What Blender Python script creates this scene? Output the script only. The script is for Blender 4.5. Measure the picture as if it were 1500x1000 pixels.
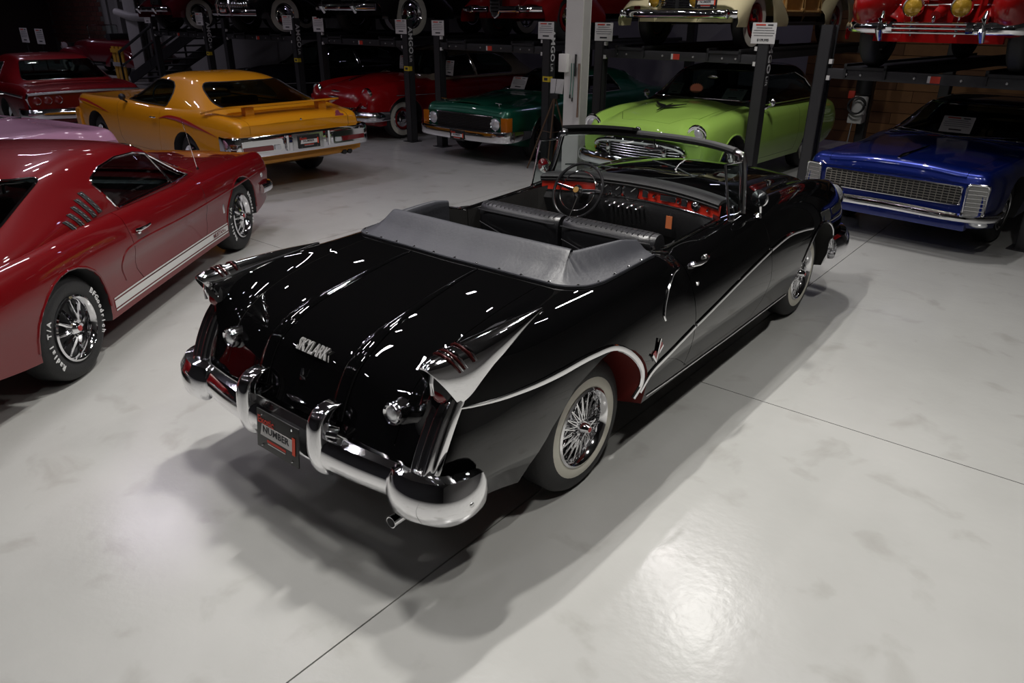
import bpy, bmesh, math, random
import numpy as np
from mathutils import Vector, Matrix
from mathutils.bvhtree import BVHTree

for _o in list(bpy.data.objects):
    bpy.data.objects.remove(_o, do_unlink=True)
scene = bpy.context.scene
COL = scene.collection
PI = math.pi
random.seed(7)

# ------------------------------------------------------------------ camera
CAM_POS = (2.5406, -2.6707, 2.2334)
YAW, PITCH, ROLL, FPX = -0.6804, 0.4216, 0.0060, 1065.93
_f = Vector((math.sin(YAW) * math.cos(PITCH), math.cos(YAW) * math.cos(PITCH), -math.sin(PITCH)))
_r = Vector((math.cos(YAW), -math.sin(YAW), 0))
_u = _r.cross(_f)
_c, _s = math.cos(ROLL), math.sin(ROLL)
_r2 = _r * _c + _u * _s
_u2 = _u * _c - _r * _s
cam_data = bpy.data.cameras.new('camera')
cam_data.sensor_width = 36.0
cam_data.lens = 36.0 * FPX / 1500.0
cam_data.clip_end = 200
cam = bpy.data.objects.new('camera', cam_data)
COL.objects.link(cam)
_m = Matrix((( _r2.x, _u2.x, -_f.x), (_r2.y, _u2.y, -_f.y), (_r2.z, _u2.z, -_f.z))).to_4x4()
_m.translation = CAM_POS
cam.matrix_world = _m
scene.camera = cam

# ------------------------------------------------------------------ view + world
scene.view_settings.view_transform = 'Standard'
scene.view_settings.look = 'None'
scene.view_settings.gamma = 1.0
scene.view_settings.use_curve_mapping = False
scene.view_settings.exposure = -0.20
world = bpy.data.worlds.new('world')
scene.world = world
world.use_nodes = True
world.node_tree.nodes['Background'].inputs['Color'].default_value = (0, 0, 0, 1)
world.node_tree.nodes['Background'].inputs['Strength'].default_value = 1.0

# ------------------------------------------------------------------ ceiling lamps (long LED strips, known from reflections and shadows, some added)
def area_lamp(name, loc, sx, sy, power, color=(1, 1, 1), rot=(0, 0, 0), spread=180):
    d = bpy.data.lights.new(name, 'AREA')
    d.shape = 'RECTANGLE'; d.size = sx; d.size_y = sy
    d.energy = power; d.color = color
    d.spread = math.radians(spread)
    o = bpy.data.objects.new(name, d)
    o.location = loc; o.rotation_euler = rot
    COL.objects.link(o)
    return o
CEIL = 5.6
LAMPS = [  # x, y, size x, size y, watts, colour
    (-0.55, 0.9, 0.10, 0.55, 92, (1.0, 0.97, 0.92)),
    (-0.10, -0.8, 0.10, 0.55, 52, (1.0, 0.97, 0.92)),
    (2.8, 1.4, 0.10, 0.55, 58, (1.0, 0.97, 0.92)),
    (3.0, -2.2, 0.10, 0.55, 46, (1.0, 0.97, 0.92)),
    (-0.3, 5.1, 0.10, 0.55, 70, (1.0, 0.97, 0.94)),
    (-1.3, 5.8, 0.10, 0.55, 40, (1.0, 0.95, 0.95)),
    (-3.4, -0.9, 0.07, 1.2, 45, (1.0, 0.96, 0.97)),
    (-4.9, 2.2, 0.07, 1.2, 30, (0.98, 0.92, 1.0)),
    (-8.3, 1.3, 0.07, 1.2, 50, (0.90, 0.80, 1.0)),
    (-14.1, 2.9, 0.07, 1.2, 30, (0.90, 0.80, 1.0)),
    (-19.5, 4.0, 0.07, 1.2, 30, (0.88, 0.80, 1.0)),
    (-28.5, 8.0, 0.07, 1.2, 70, (0.88, 0.80, 1.0)),
    (-37.0, 11.0, 0.07, 1.2, 28, (0.88, 0.80, 1.0)),  # added to brighten the dark brick wall and doorway
    (-3.0, 12.2, 0.07, 1.2, 14, (0.70, 0.62, 1.0)),
    (-8.0, 12.2, 0.07, 1.2, 8, (0.70, 0.62, 1.0)),
]
# added grid of small dim strips for paint highlights; count and spacing assumed
for gx in range(-5, 2):
    for gy in range(-1, 3):
        LAMPS.append((-1.9 + 2.9 * gx + (.7 if gy % 2 else 0), -1.9 + 3.1 * gy, 0.05, 0.28, 5.0, (0.98, 0.94, 1.0)))
for i, (lx, ly, sx, sy, w, c) in enumerate(LAMPS):
    area_lamp('ceiling_lamp_offscreen', (lx, ly, CEIL - 0.06), sx, sy, w, c, spread=110 if i < 4 else 150)

# ------------------------------------------------------------------ material helpers
MATS = {}
def nodes_of(name):
    m = bpy.data.materials.new(name); m.use_nodes = True
    nt = m.node_tree
    return m, nt, nt.nodes['Principled BSDF']
def mat(name, col, rough=0.5, metal=0.0, coat=0.0, coat_rough=0.03, spec=0.5, emit=None, emit_s=0.0, noise=0.0, nscale=8.0, bump=0.0, bscale=60.0, sheen=0.0):
    if name in MATS: return MATS[name]
    m, nt, b = nodes_of(name)
    b.inputs['Base Color'].default_value = (*col, 1)
    b.inputs['Roughness'].default_value = rough
    b.inputs['Metallic'].default_value = metal
    b.inputs['Coat Weight'].default_value = coat
    b.inputs['Coat Roughness'].default_value = coat_rough
    b.inputs['Specular IOR Level'].default_value = spec
    if emit:
        b.inputs['Emission Color'].default_value = (*emit, 1)
        b.inputs['Emission Strength'].default_value = emit_s
    if noise > 0:
        tc = nt.nodes.new('ShaderNodeTexCoord'); n = nt.nodes.new('ShaderNodeTexNoise')
        n.inputs['Scale'].default_value = nscale; n.inputs['Detail'].default_value = 4
        nt.links.new(tc.outputs['Object'], n.inputs['Vector'])
        mx = nt.nodes.new('ShaderNodeMix'); mx.data_type = 'RGBA'
        mx.inputs['A'].default_value = (*[c * (1 - noise) for c in col], 1)
        mx.inputs['B'].default_value = (*[min(1, c * (1 + noise)) for c in col], 1)
        nt.links.new(n.outputs['Fac'], mx.inputs['Factor'])
        nt.links.new(mx.outputs['Result'], b.inputs['Base Color'])
    if bump > 0:
        tc = nt.nodes.new('ShaderNodeTexCoord'); n = nt.nodes.new('ShaderNodeTexNoise')
        n.inputs['Scale'].default_value = bscale; n.inputs['Detail'].default_value = 3
        nt.links.new(tc.outputs['Object'], n.inputs['Vector'])
        bp = nt.nodes.new('ShaderNodeBump'); bp.inputs['Strength'].default_value = bump
        bp.inputs['Distance'].default_value = 0.01
        nt.links.new(n.outputs['Fac'], bp.inputs['Height'])
        nt.links.new(bp.outputs['Normal'], b.inputs['Normal'])
    MATS[name] = m
    return m
def paint(name, col, metal=0.0, rough=0.35, noise=0.03):
    return mat(name, col, rough, metal, coat=1.0, coat_rough=0.02, spec=0.12, noise=noise, nscale=3)
def glass_mat(name, tint=(0.9, 0.95, 0.93), refl=1.0):
    if name in MATS: return MATS[name]
    m = bpy.data.materials.new(name); m.use_nodes = True
    nt = m.node_tree; nt.nodes.clear()
    out = nt.nodes.new('ShaderNodeOutputMaterial')
    tr = nt.nodes.new('ShaderNodeBsdfTransparent'); tr.inputs['Color'].default_value = (*tint, 1)
    gl = nt.nodes.new('ShaderNodeBsdfGlossy'); gl.inputs['Roughness'].default_value = 0.02
    fr = nt.nodes.new('ShaderNodeFresnel'); fr.inputs['IOR'].default_value = 1.5
    mx = nt.nodes.new('ShaderNodeMixShader')
    ge = nt.nodes.new('ShaderNodeNewGeometry'); ma = nt.nodes.new('ShaderNodeMath'); ma.operation = 'SUBTRACT'; ma.use_clamp = True
    nt.links.new(fr.outputs['Fac'], ma.inputs[0]); nt.links.new(ge.outputs['Backfacing'], ma.inputs[1])
    nt.links.new(ma.outputs[0], mx.inputs['Fac'])
    nt.links.new(tr.outputs[0], mx.inputs[1]); nt.links.new(gl.outputs[0], mx.inputs[2])
    nt.links.new(mx.outputs[0], out.inputs['Surface'])
    MATS[name] = m
    return m

CHROME = mat('chrome', (0.86, 0.86, 0.88), 0.06, 1.0, noise=0.04, nscale=5)
CHROME_SATIN = mat('satin_chrome', (0.70, 0.70, 0.71), 0.22, 1.0, noise=0.05)
RUBBER = mat('rubber', (0.018, 0.018, 0.019), 0.62, bump=0.15, bscale=90)
WHITEWALL = mat('whitewall', (0.62, 0.60, 0.52), 0.55, noise=0.05, nscale=6)
BLACK = mat('black_trim', (0.012, 0.012, 0.013), 0.5, noise=0.1)
DARKHOLE = mat('undercoat_and_hole_shade', (0.020, 0.020, 0.021), 0.8, noise=0.2)  # wheel-well undercoat and drums; also shade painted into slots, bores and lamp mouths
GLASS = glass_mat('clear_glass')
TINT = glass_mat('tinted_glass', (0.62, 0.68, 0.66))
LENS = mat('lamp_lens', (0.75, 0.77, 0.8), 0.12, 0.55, coat=1.0, bump=0.3, bscale=70)
REDLENS = mat('red_lens', (0.16, 0.006, 0.008), 0.15, coat=1.0, noise=0.1)
AMBER = mat('amber_lens', (0.36, 0.10, 0.006), 0.2, coat=0.6, noise=0.1, nscale=30)
INTERIOR = mat('dark_interior', (0.02, 0.019, 0.018), 0.6, noise=0.15)
LEATHER = mat('black_leather', (0.018, 0.018, 0.020), 0.38, bump=0.2, bscale=120)
SEAM = mat('gap_rubber', (0.018, 0.018, 0.018), 0.8, noise=0.1)
PAPER = mat('card_paper', (0.62, 0.61, 0.60), 0.7, noise=0.03)
INK = mat('dark_ink', (0.03, 0.03, 0.035), 0.7, noise=0.05)
REDINK = mat('red_ink', (0.55, 0.04, 0.02), 0.6, noise=0.05)
WHITEINK = mat('white_lettering', (0.7, 0.7, 0.7), 0.5, noise=0.02)

# ------------------------------------------------------------------ mesh helpers
def new_mesh(name, V, F, mats=None, fm=None):
    me = bpy.data.meshes.new(name)
    me.from_pydata([tuple(map(float, v)) for v in V], [], [tuple(int(i) for i in f) for f in F])
    for m in (mats or []): me.materials.append(m)
    if fm is not None: me.polygons.foreach_set('material_index', fm)
    me.update()
    return me
def fix_normals(me):
    bm = bmesh.new(); bm.from_mesh(me)
    bmesh.ops.recalc_face_normals(bm, faces=bm.faces)
    bm.to_mesh(me); bm.free()
def smooth(me, deg=35):
    me.shade_smooth()
    me.set_sharp_from_angle(angle=math.radians(deg))
def ob(name, me, parent=None, m=None, deg=35, fix=True):
    if fix: fix_normals(me)
    smooth(me, deg)
    if m is not None:
        me.materials.clear(); me.materials.append(m)
    o = bpy.data.objects.new(name, me)
    COL.objects.link(o)
    if parent is not None: o.parent = parent
    return o
def tag(o, label, cat=None, group=None, kind=None):
    if label: o['label'] = label
    if cat: o['category'] = cat
    if group: o['group'] = group
    if kind: o['kind'] = kind
    return o
def thing(name, label, cat, loc=(0, 0, 0), rz=0.0, group=None):
    o = bpy.data.objects.new(name, None)
    o.empty_display_size = 0.2
    COL.objects.link(o)
    o.location = loc; o.rotation_euler = (0, 0, rz)
    return tag(o, label, cat, group)
class MB:
    """collects simple shapes; build() links them as one mesh object"""
    def __init__(s): s.V = []; s.F = []
    def add(s, V, F):
        n = len(s.V); s.V += [tuple(v) for v in V]; s.F += [tuple(i + n for i in f) for f in F]; return s
    def box(s, x0, x1, y0, y1, z0, z1):
        V = [(x, y, z) for x in (x0, x1) for y in (y0, y1) for z in (z0, z1)]
        return s.add(V, [(0, 1, 3, 2), (4, 6, 7, 5), (0, 4, 5, 1), (2, 3, 7, 6), (0, 2, 6, 4), (1, 5, 7, 3)])
    def bar(s, a, b, w, h, up=(0, 0, 1)):
        a = Vector(a); b = Vector(b); d = (b - a).normalized(); u = Vector(up)
        r = d.cross(u)
        if r.length < 1e-4: r = d.cross(Vector((1, 0, 0)))
        r.normalize(); u = r.cross(d).normalized()
        V = [p + r * (w / 2 * i) + u * (h / 2 * j) for p in (a, b) for i, j in ((-1, -1), (1, -1), (1, 1), (-1, 1))]
        return s.add(V, [(0, 1, 2, 3), (7, 6, 5, 4), (0, 4, 5, 1), (1, 5, 6, 2), (2, 6, 7, 3), (3, 7, 4, 0)])
    def tube(s, pts, r, n=8, closed=False, flat=1.0, up=(0, 0, 1), cap=True):
        """round bar along a path; r number or list; flat squashes it along 'up'"""
        P = [Vector(p) for p in pts]; k = len(P)
        rr = r if isinstance(r, (list, tuple)) else [r] * k
        base = len(s.V)
        for i, p in enumerate(P):
            a = P[i - 1] if (i > 0 or closed) else p
            b = P[(i + 1) % k] if (i < k - 1 or closed) else p
            d = (b - a)
            if d.length < 1e-9: d = Vector((0, 1, 0))
            d.normalize()
            upv = Vector(up[i]) if isinstance(up, list) else Vector(up)
            x = d.cross(upv)
            if x.length < 1e-3: x = d.cross(Vector((1, 0.1, 0)))
            x.normalize(); z = x.cross(d).normalized()
            for j in range(n):
                t = 2 * PI * j / n
                s.V.append(tuple(p + x * (rr[i] * math.cos(t)) + z * (rr[i] * flat * math.sin(t))))
        m = k if closed else k - 1
        for i in range(m):
            i2 = (i + 1) % k
            for j in range(n):
                j2 = (j + 1) % n
                s.F.append((base + i * n + j, base + i * n + j2, base + i2 * n + j2, base + i2 * n + j))
        if cap and not closed:
            s.F.append(tuple(base + j for j in range(n - 1, -1, -1)))
            s.F.append(tuple(base + (k - 1) * n + j for j in range(n)))
        return s
    def lathe(s, prof, c=(0, 0, 0), axis='x', n=32, sgn=1, closed=True):
        """prof: list of (radius, offset along axis)"""
        base = len(s.V); k = len(prof); c = Vector(c)
        for (r, o) in prof:
            for j in range(n):
                t = 2 * PI * j / n; a, b = r * math.cos(t), r * math.sin(t)
                v = {'x': (o * sgn, a, b), 'y': (a, o * sgn, b), 'z': (a, b, o * sgn)}[axis]
                s.V.append(tuple(c + Vector(v)))
        for i in range(k if closed else k - 1):
            i2 = (i + 1) % k
            for j in range(n):
                j2 = (j + 1) % n
                s.F.append((base + i * n + j, base + i * n + j2, base + i2 * n + j2, base + i2 * n + j))
        if not closed:
            s.F.append(tuple(base + j for j in range(n - 1, -1, -1)))
            s.F.append(tuple(base + (k - 1) * n + j for j in range(n)))
        return s
    def ell(s, c, rx, ry, rz, n=20, m=12):
        base = len(s.V); c = Vector(c)
        for i in range(1, m):
            f = PI * i / m
            for j in range(n):
                t = 2 * PI * j / n
                s.V.append((c.x + rx * math.sin(f) * math.cos(t), c.y + ry * math.sin(f) * math.sin(t), c.z + rz * math.cos(f)))
        s.V.append((c.x, c.y, c.z + rz)); s.V.append((c.x, c.y, c.z - rz))
        for i in range(m - 2):
            for j in range(n):
                j2 = (j + 1) % n
                s.F.append((base + i * n + j, base + (i + 1) * n + j, base + (i + 1) * n + j2, base + i * n + j2))
        top = base + (m - 1) * n
        for j in range(n):
            j2 = (j + 1) % n
            s.F.append((top, base + j, base + j2))
            s.F.append((top + 1, base + (m - 2) * n + j2, base + (m - 2) * n + j))
        return s
    def grid(s, rows, thick=None):
        """rows of points -> quad sheet"""
        base = len(s.V); nr = len(rows); nc = len(rows[0])
        for r in rows: s.V += [tuple(p) for p in r]
        for i in range(nr - 1):
            for j in range(nc - 1):
                s.F.append((base + i * nc + j, base + i * nc + j + 1, base + (i + 1) * nc + j + 1, base + (i + 1) * nc + j))
        return s
    def slab(s, rows, off):
        """closed sheet: rows of points plus the same rows shifted by off"""
        base = len(s.V); nr = len(rows); nc = len(rows[0]); N = nr * nc
        off = Vector(off)
        for r in rows: s.V += [tuple(p) for p in r]
        for r in rows: s.V += [tuple(Vector(p) + off) for p in r]
        I = lambda i, j, k: base + k * N + i * nc + j
        for i in range(nr - 1):
            for j in range(nc - 1):
                s.F.append((I(i, j, 0), I(i, j + 1, 0), I(i + 1, j + 1, 0), I(i + 1, j, 0)))
                s.F.append((I(i, j, 1), I(i + 1, j, 1), I(i + 1, j + 1, 1), I(i, j + 1, 1)))
        for i in range(nr - 1):
            s.F.append((I(i, 0, 0), I(i + 1, 0, 0), I(i + 1, 0, 1), I(i, 0, 1)))
            s.F.append((I(i, nc - 1, 0), I(i, nc - 1, 1), I(i + 1, nc - 1, 1), I(i + 1, nc - 1, 0)))
        for j in range(nc - 1):
            s.F.append((I(0, j, 0), I(0, j, 1), I(0, j + 1, 1), I(0, j + 1, 0)))
            s.F.append((I(nr - 1, j, 0), I(nr - 1, j + 1, 0), I(nr - 1, j + 1, 1), I(nr - 1, j, 1)))
        return s
    def poly(s, pts, off):
        """flat polygon with thickness off (vector)"""
        base = len(s.V); n = len(pts); off = Vector(off)
        s.V += [tuple(p) for p in pts]; s.V += [tuple(Vector(p) + off) for p in pts]
        s.F.append(tuple(range(base, base + n))); s.F.append(tuple(range(base + 2 * n - 1, base + n - 1, -1)))
        for i in range(n):
            j = (i + 1) % n
            s.F.append((base + i, base + n + i, base + n + j, base + j))
        return s
    def mesh(s, name='m'): return new_mesh(name, s.V, s.F)
    def build(s, name, m, parent=None, deg=35, bevel=0, fix=True):
        me = s.mesh(name)
        if bevel:
            bm = bmesh.new(); bm.from_mesh(me)
            bmesh.ops.recalc_face_normals(bm, faces=bm.faces)
            es = [e for e in bm.edges if len(e.link_faces) == 2 and e.calc_face_angle(0) > 0.6]
            bmesh.ops.bevel(bm, geom=es, offset=bevel, segments=2, affect='EDGES', profile=0.6, clamp_overlap=True)
            bm.to_mesh(me); bm.free()
        return ob(name, me, parent, m, deg, fix)

def spline(P, n, sharp=(), closed=False):
    """centripetal Catmull-Rom through rows P (k,d) -> n samples per span; spans broken at sharp indices"""
    P = np.asarray(P, float)
    if closed: 
        k = len(P); Q = np.vstack([P[-2:], P, P[:3]])
        R = spline(Q, n); return R[2 * n:2 * n + k * n]
    cuts = [0] + sorted(i for i in sharp if 0 < i < len(P) - 1) + [len(P) - 1]
    out = []
    for a, b in zip(cuts[:-1], cuts[1:]):
        S = P[a:b + 1]
        S = np.vstack([2 * S[0] - S[1], S, 2 * S[-1] - S[-2]])
        for i in range(1, len(S) - 2):
            p0, p1, p2, p3 = S[i - 1:i + 3]
            d = [max(np.linalg.norm(q) ** 0.5, 1e-4) for q in (p1 - p0, p2 - p1, p3 - p2)]
            t0, t1 = 0, d[0]; t2 = t1 + d[1]; t3 = t2 + d[2]
            for t in np.linspace(t1, t2, n, endpoint=False):
                A1 = (t1 - t) / (t1 - t0) * p0 + (t - t0) / (t1 - t0) * p1
                A2 = (t2 - t) / (t2 - t1) * p1 + (t - t1) / (t2 - t1) * p2
                A3 = (t3 - t) / (t3 - t2) * p2 + (t - t2) / (t3 - t2) * p3
                B1 = (t2 - t) / (t2 - t0) * A1 + (t - t0) / (t2 - t0) * A2
                B2 = (t3 - t) / (t3 - t1) * A2 + (t - t1) / (t3 - t1) * A3
                out.append((t2 - t) / (t2 - t1) * B1 + (t - t1) / (t2 - t1) * B2)
    out.append(P[-1])
    return np.array(out)
def arr(St):
    """stations [(y, [(x,z) or (x,z,dy), ...])] -> array (S, L, 3)"""
    A = []
    for y, L in St:
        A.append([(p[0], y + (p[2] if len(p) > 2 else 0), p[1]) for p in L])
    return np.array(A, float)
def loft(A, nu=4, nv=3, sharp=(), usharp=()):
    """half-body control net A (S,L,3), line 0 and last at x = 0 -> closed mirrored mesh"""
    A = np.asarray(A, float); S, L, _ = A.shape
    G = np.stack([spline(A[:, j], nu, usharp) for j in range(L)], 1)
    G = np.stack([spline(G[i], nv, sharp) for i in range(len(G))], 0)
    G[:, 0, 0] = 0; G[:, -1, 0] = 0
    G[..., 0] = np.maximum(G[..., 0], 0)
    n, m, _ = G.shape
    V = list(G.reshape(-1, 3)); idx = np.arange(n * m).reshape(n, m); mir = idx.copy()
    for i in range(n):
        for j in range(1, m - 1):
            mir[i, j] = len(V); v = G[i, j].copy(); v[0] *= -1; V.append(v)
    F = []
    for i in range(n - 1):
        for j in range(m - 1):
            F.append((idx[i, j], idx[i, j + 1], idx[i + 1, j + 1], idx[i + 1, j]))
            F.append((mir[i, j], mir[i + 1, j], mir[i + 1, j + 1], mir[i, j + 1]))
    for i, rev in ((0, False), (n - 1, True)):
        for j in range(m - 1):
            f = []
            for q in (idx[i, j], idx[i, j + 1], mir[i, j + 1], mir[i, j]):
                if q not in f: f.append(q)
            if len(f) > 2: F.append(tuple(f if rev else f[::-1]))
    me = new_mesh('loft', V, F)
    fix_normals(me)
    return me
def prism(poly, axis, lo, hi):
    """closed prism: poly in the two other axes (x: (y,z), y: (x,z), z: (x,y))"""
    def P(a, b, c): return {'x': (c, a, b), 'y': (a, c, b), 'z': (a, b, c)}[axis]
    m = MB()
    off = {'x': (hi - lo, 0, 0), 'y': (0, hi - lo, 0), 'z': (0, 0, hi - lo)}[axis]
    m.poly([P(a, b, lo) for a, b in poly], off)
    me = m.mesh('prism'); fix_normals(me)
    return me
def join_meshes(ms):
    bm = bmesh.new()
    for m in ms: bm.from_mesh(m)
    me = bpy.data.meshes.new('joined'); bm.to_mesh(me); bm.free()
    return me
def boolean(me, cut, op='DIFFERENCE', idx=None, solver='MANIFOLD'):
    """me op cut -> new mesh; idx: material index for the cut faces"""
    if idx is not None:
        cut = cut.copy()
        mx = max(idx + 1, len(me.materials))
        while len(me.materials) < mx: me.materials.append(None)
        cut.materials.clear()
        for i in range(mx): cut.materials.append(None)
        cut.polygons.foreach_set('material_index', [idx] * len(cut.polygons))
    a = bpy.data.objects.new('_a', me); b = bpy.data.objects.new('_b', cut)
    COL.objects.link(a); COL.objects.link(b)
    md = a.modifiers.new('b', 'BOOLEAN'); md.operation = op; md.object = b; md.solver = solver
    dg = bpy.context.evaluated_depsgraph_get(); dg.update()
    r = bpy.data.meshes.new_from_object(a.evaluated_get(dg), depsgraph=dg)
    bpy.data.objects.remove(a); bpy.data.objects.remove(b)
    if len(r.polygons) == 0 and solver == 'MANIFOLD' and op != 'INTERSECT':
        return boolean(me, cut, op, None, 'EXACT')
    return r
def set_mats(me, ms):
    idx = np.zeros(len(me.polygons), int); me.polygons.foreach_get('material_index', idx)
    me.materials.clear()
    for m in ms: me.materials.append(m)
    me.polygons.foreach_set('material_index', idx)
    return me
def bvh(me):
    return BVHTree.FromPolygons([v.co.copy() for v in me.vertices], [tuple(p.vertices) for p in me.polygons])
def hit(b, o, d, lift=0.0):
    h = b.ray_cast(Vector(o), Vector(d))
    if h[0] is None: return None
    return h[0] + h[1] * lift * (1 if h[1].dot(Vector(d)) < 0 else -1)
def sidept(b, y, z, s=1, lift=0.0): return hit(b, (3 * s, y, z), (-s, 0, 0), lift)
def toppt(b, x, y, lift=0.0): return hit(b, (x, y, 4), (0, 0, -1), lift)
def rearpt(b, x, z, lift=0.0): return hit(b, (x, -6, z), (0, 1, 0), lift)
def frontpt(b, x, z, lift=0.0): return hit(b, (x, 6, z), (0, -1, 0), lift)
def sidepath(b, pts, s=1, n=6, lift=0.004):
    q = spline(np.array(pts, float), n) if n > 1 else np.array(pts, float)
    return [p for p in (sidept(b, y, z, s, lift) for y, z in q) if p is not None]
def arc(cy, cz, r, a0, a1, n=14, ry=None):
    return [(cy + (ry or r) * math.cos(math.radians(a0 + (a1 - a0) * i / n)), cz + r * math.sin(math.radians(a0 + (a1 - a0) * i / n))) for i in range(n + 1)]
def text_mesh(body, size, depth=0.002, bold=False, spacing=1.0):
    c = bpy.data.curves.new('txt', 'FONT'); c.body = body; c.size = size; c.extrude = depth
    c.align_x = 'CENTER'; c.align_y = 'CENTER'; c.space_character = spacing
    if bold: c.offset = size * 0.02
    c.resolution_u = 2
    o = bpy.data.objects.new('_t', c); COL.objects.link(o)
    dg = bpy.context.evaluated_depsgraph_get(); dg.update()
    me = bpy.data.meshes.new_from_object(o.evaluated_get(dg), depsgraph=dg)
    bpy.data.objects.remove(o)
    return me
def place_text(name, body, size, m, parent, loc, xdir, ydir, depth=0.002, bold=False, spacing=1.0, sx=1.0):
    """letters in the plane spanned by xdir (reading direction) and ydir (up)"""
    me = text_mesh(body, size, depth, bold, spacing)
    x = Vector(xdir).normalized(); y = Vector(ydir); y = (y - x * y.dot(x)).normalized(); z = x.cross(y)
    M = Matrix(((x.x * sx, y.x, z.x), (x.y * sx, y.y, z.y), (x.z * sx, y.z, z.z))).to_4x4(); M.translation = Vector(loc)
    me.transform(M)
    return ob(name, me, parent, m, 30, fix=False)
# ------------------------------------------------------------------ the hall
def structure(o): o['kind'] = 'structure'; return o
def floor_material():
    m, nt, b = nodes_of('painted_concrete')
    tc = nt.nodes.new('ShaderNodeTexCoord')
    n1 = nt.nodes.new('ShaderNodeTexNoise'); n1.inputs['Scale'].default_value = .55; n1.inputs['Detail'].default_value = 6; n1.inputs['Roughness'].default_value = .6
    n2 = nt.nodes.new('ShaderNodeTexNoise'); n2.inputs['Scale'].default_value = 3.2; n2.inputs['Detail'].default_value = 8; n2.inputs['Distortion'].default_value = .4
    nt.links.new(tc.outputs['Object'], n1.inputs['Vector']); nt.links.new(tc.outputs['Object'], n2.inputs['Vector'])
    r1 = nt.nodes.new('ShaderNodeValToRGB')
    r1.color_ramp.elements[0].position = .35; r1.color_ramp.elements[0].color = (.40, .40, .385, 1)
    r1.color_ramp.elements[1].position = .65; r1.color_ramp.elements[1].color = (.46, .46, .445, 1)
    nt.links.new(n1.outputs['Fac'], r1.inputs['Fac'])
    r2 = nt.nodes.new('ShaderNodeValToRGB')   # scuffs
    r2.color_ramp.elements[0].position = .30; r2.color_ramp.elements[0].color = (.80, .79, .77, 1)
    r2.color_ramp.elements[1].position = .42; r2.color_ramp.elements[1].color = (1, 1, 1, 1)
    nt.links.new(n2.outputs['Fac'], r2.inputs['Fac'])
    mx = nt.nodes.new('ShaderNodeMix'); mx.data_type = 'RGBA'; mx.blend_type = 'MULTIPLY'; mx.inputs['Factor'].default_value = .7
    nt.links.new(r1.outputs['Color'], mx.inputs['A']); nt.links.new(r2.outputs['Color'], mx.inputs['B'])
    nt.links.new(mx.outputs['Result'], b.inputs['Base Color'])
    rr = nt.nodes.new('ShaderNodeMapRange'); rr.inputs['To Min'].default_value = .14; rr.inputs['To Max'].default_value = .30
    nt.links.new(n2.outputs['Fac'], rr.inputs['Value']); nt.links.new(rr.outputs['Result'], b.inputs['Roughness'])
    n3 = nt.nodes.new('ShaderNodeTexNoise'); n3.inputs['Scale'].default_value = 22; n3.inputs['Detail'].default_value = 4
    nt.links.new(tc.outputs['Object'], n3.inputs['Vector'])
    bp = nt.nodes.new('ShaderNodeBump'); bp.inputs['Strength'].default_value = .10; bp.inputs['Distance'].default_value = .01
    nt.links.new(n3.outputs['Fac'], bp.inputs['Height']); nt.links.new(bp.outputs['Normal'], b.inputs['Normal'])
    b.inputs['Specular IOR Level'].default_value = .45
    return m
XL, XR, YN, YF = -44.0, 7.0, -8.0, 13.2
# slabs between the saw-cut joints (joint lines x = .70 and y = 1.50, then every 4.6 m)
FM = floor_material()
xs = [XL] + [.70 + 4.6 * k for k in range(-9, 2)] + [XR]; ys = [YN] + [1.50 + 4.6 * k for k in range(-2, 3)] + [15.0]
fl = MB().box(XL, XR, YN, 15.2, -.2, -.012).build('floor', mat('joint_filler', (.10, .10, .10), .8, noise=.2), None)
structure(fl)
for i in range(len(xs) - 1):
    for j in range(len(ys) - 1):
        g = .0035
        MB().box(xs[i] + g, xs[i + 1] - g, ys[j] + g, ys[j + 1] - g, -.02, 0).build('floor_slab', FM, fl)
WALLP = mat('painted_wall', (.32, .315, .31), .8, noise=.06, nscale=2)
structure(MB().box(-28.0, XR, YF, YF + .2, 0, CEIL).build("wall_back", WALLP))
structure(MB().box(XR, XR + .2, YN, YF, 0, CEIL).build('wall_right', WALLP))
structure(MB().box(XL, XR, YN - .2, YN, 0, CEIL).build('wall_near', mat('dark_wall', (.05, .05, .055), .8, noise=.1)))
structure(MB().box(XL, XR, YN, 15.2, CEIL, CEIL + .2).build('ceiling', mat('dark_ceiling', (.03, .03, .032), .8, noise=.1)))
structure(MB().box(XL - .2, XL, YN, 15.2, 0, CEIL).build('wall_left', mat('dark_brick_base', (.05, .03, .03), .85, noise=.2)))
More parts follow.
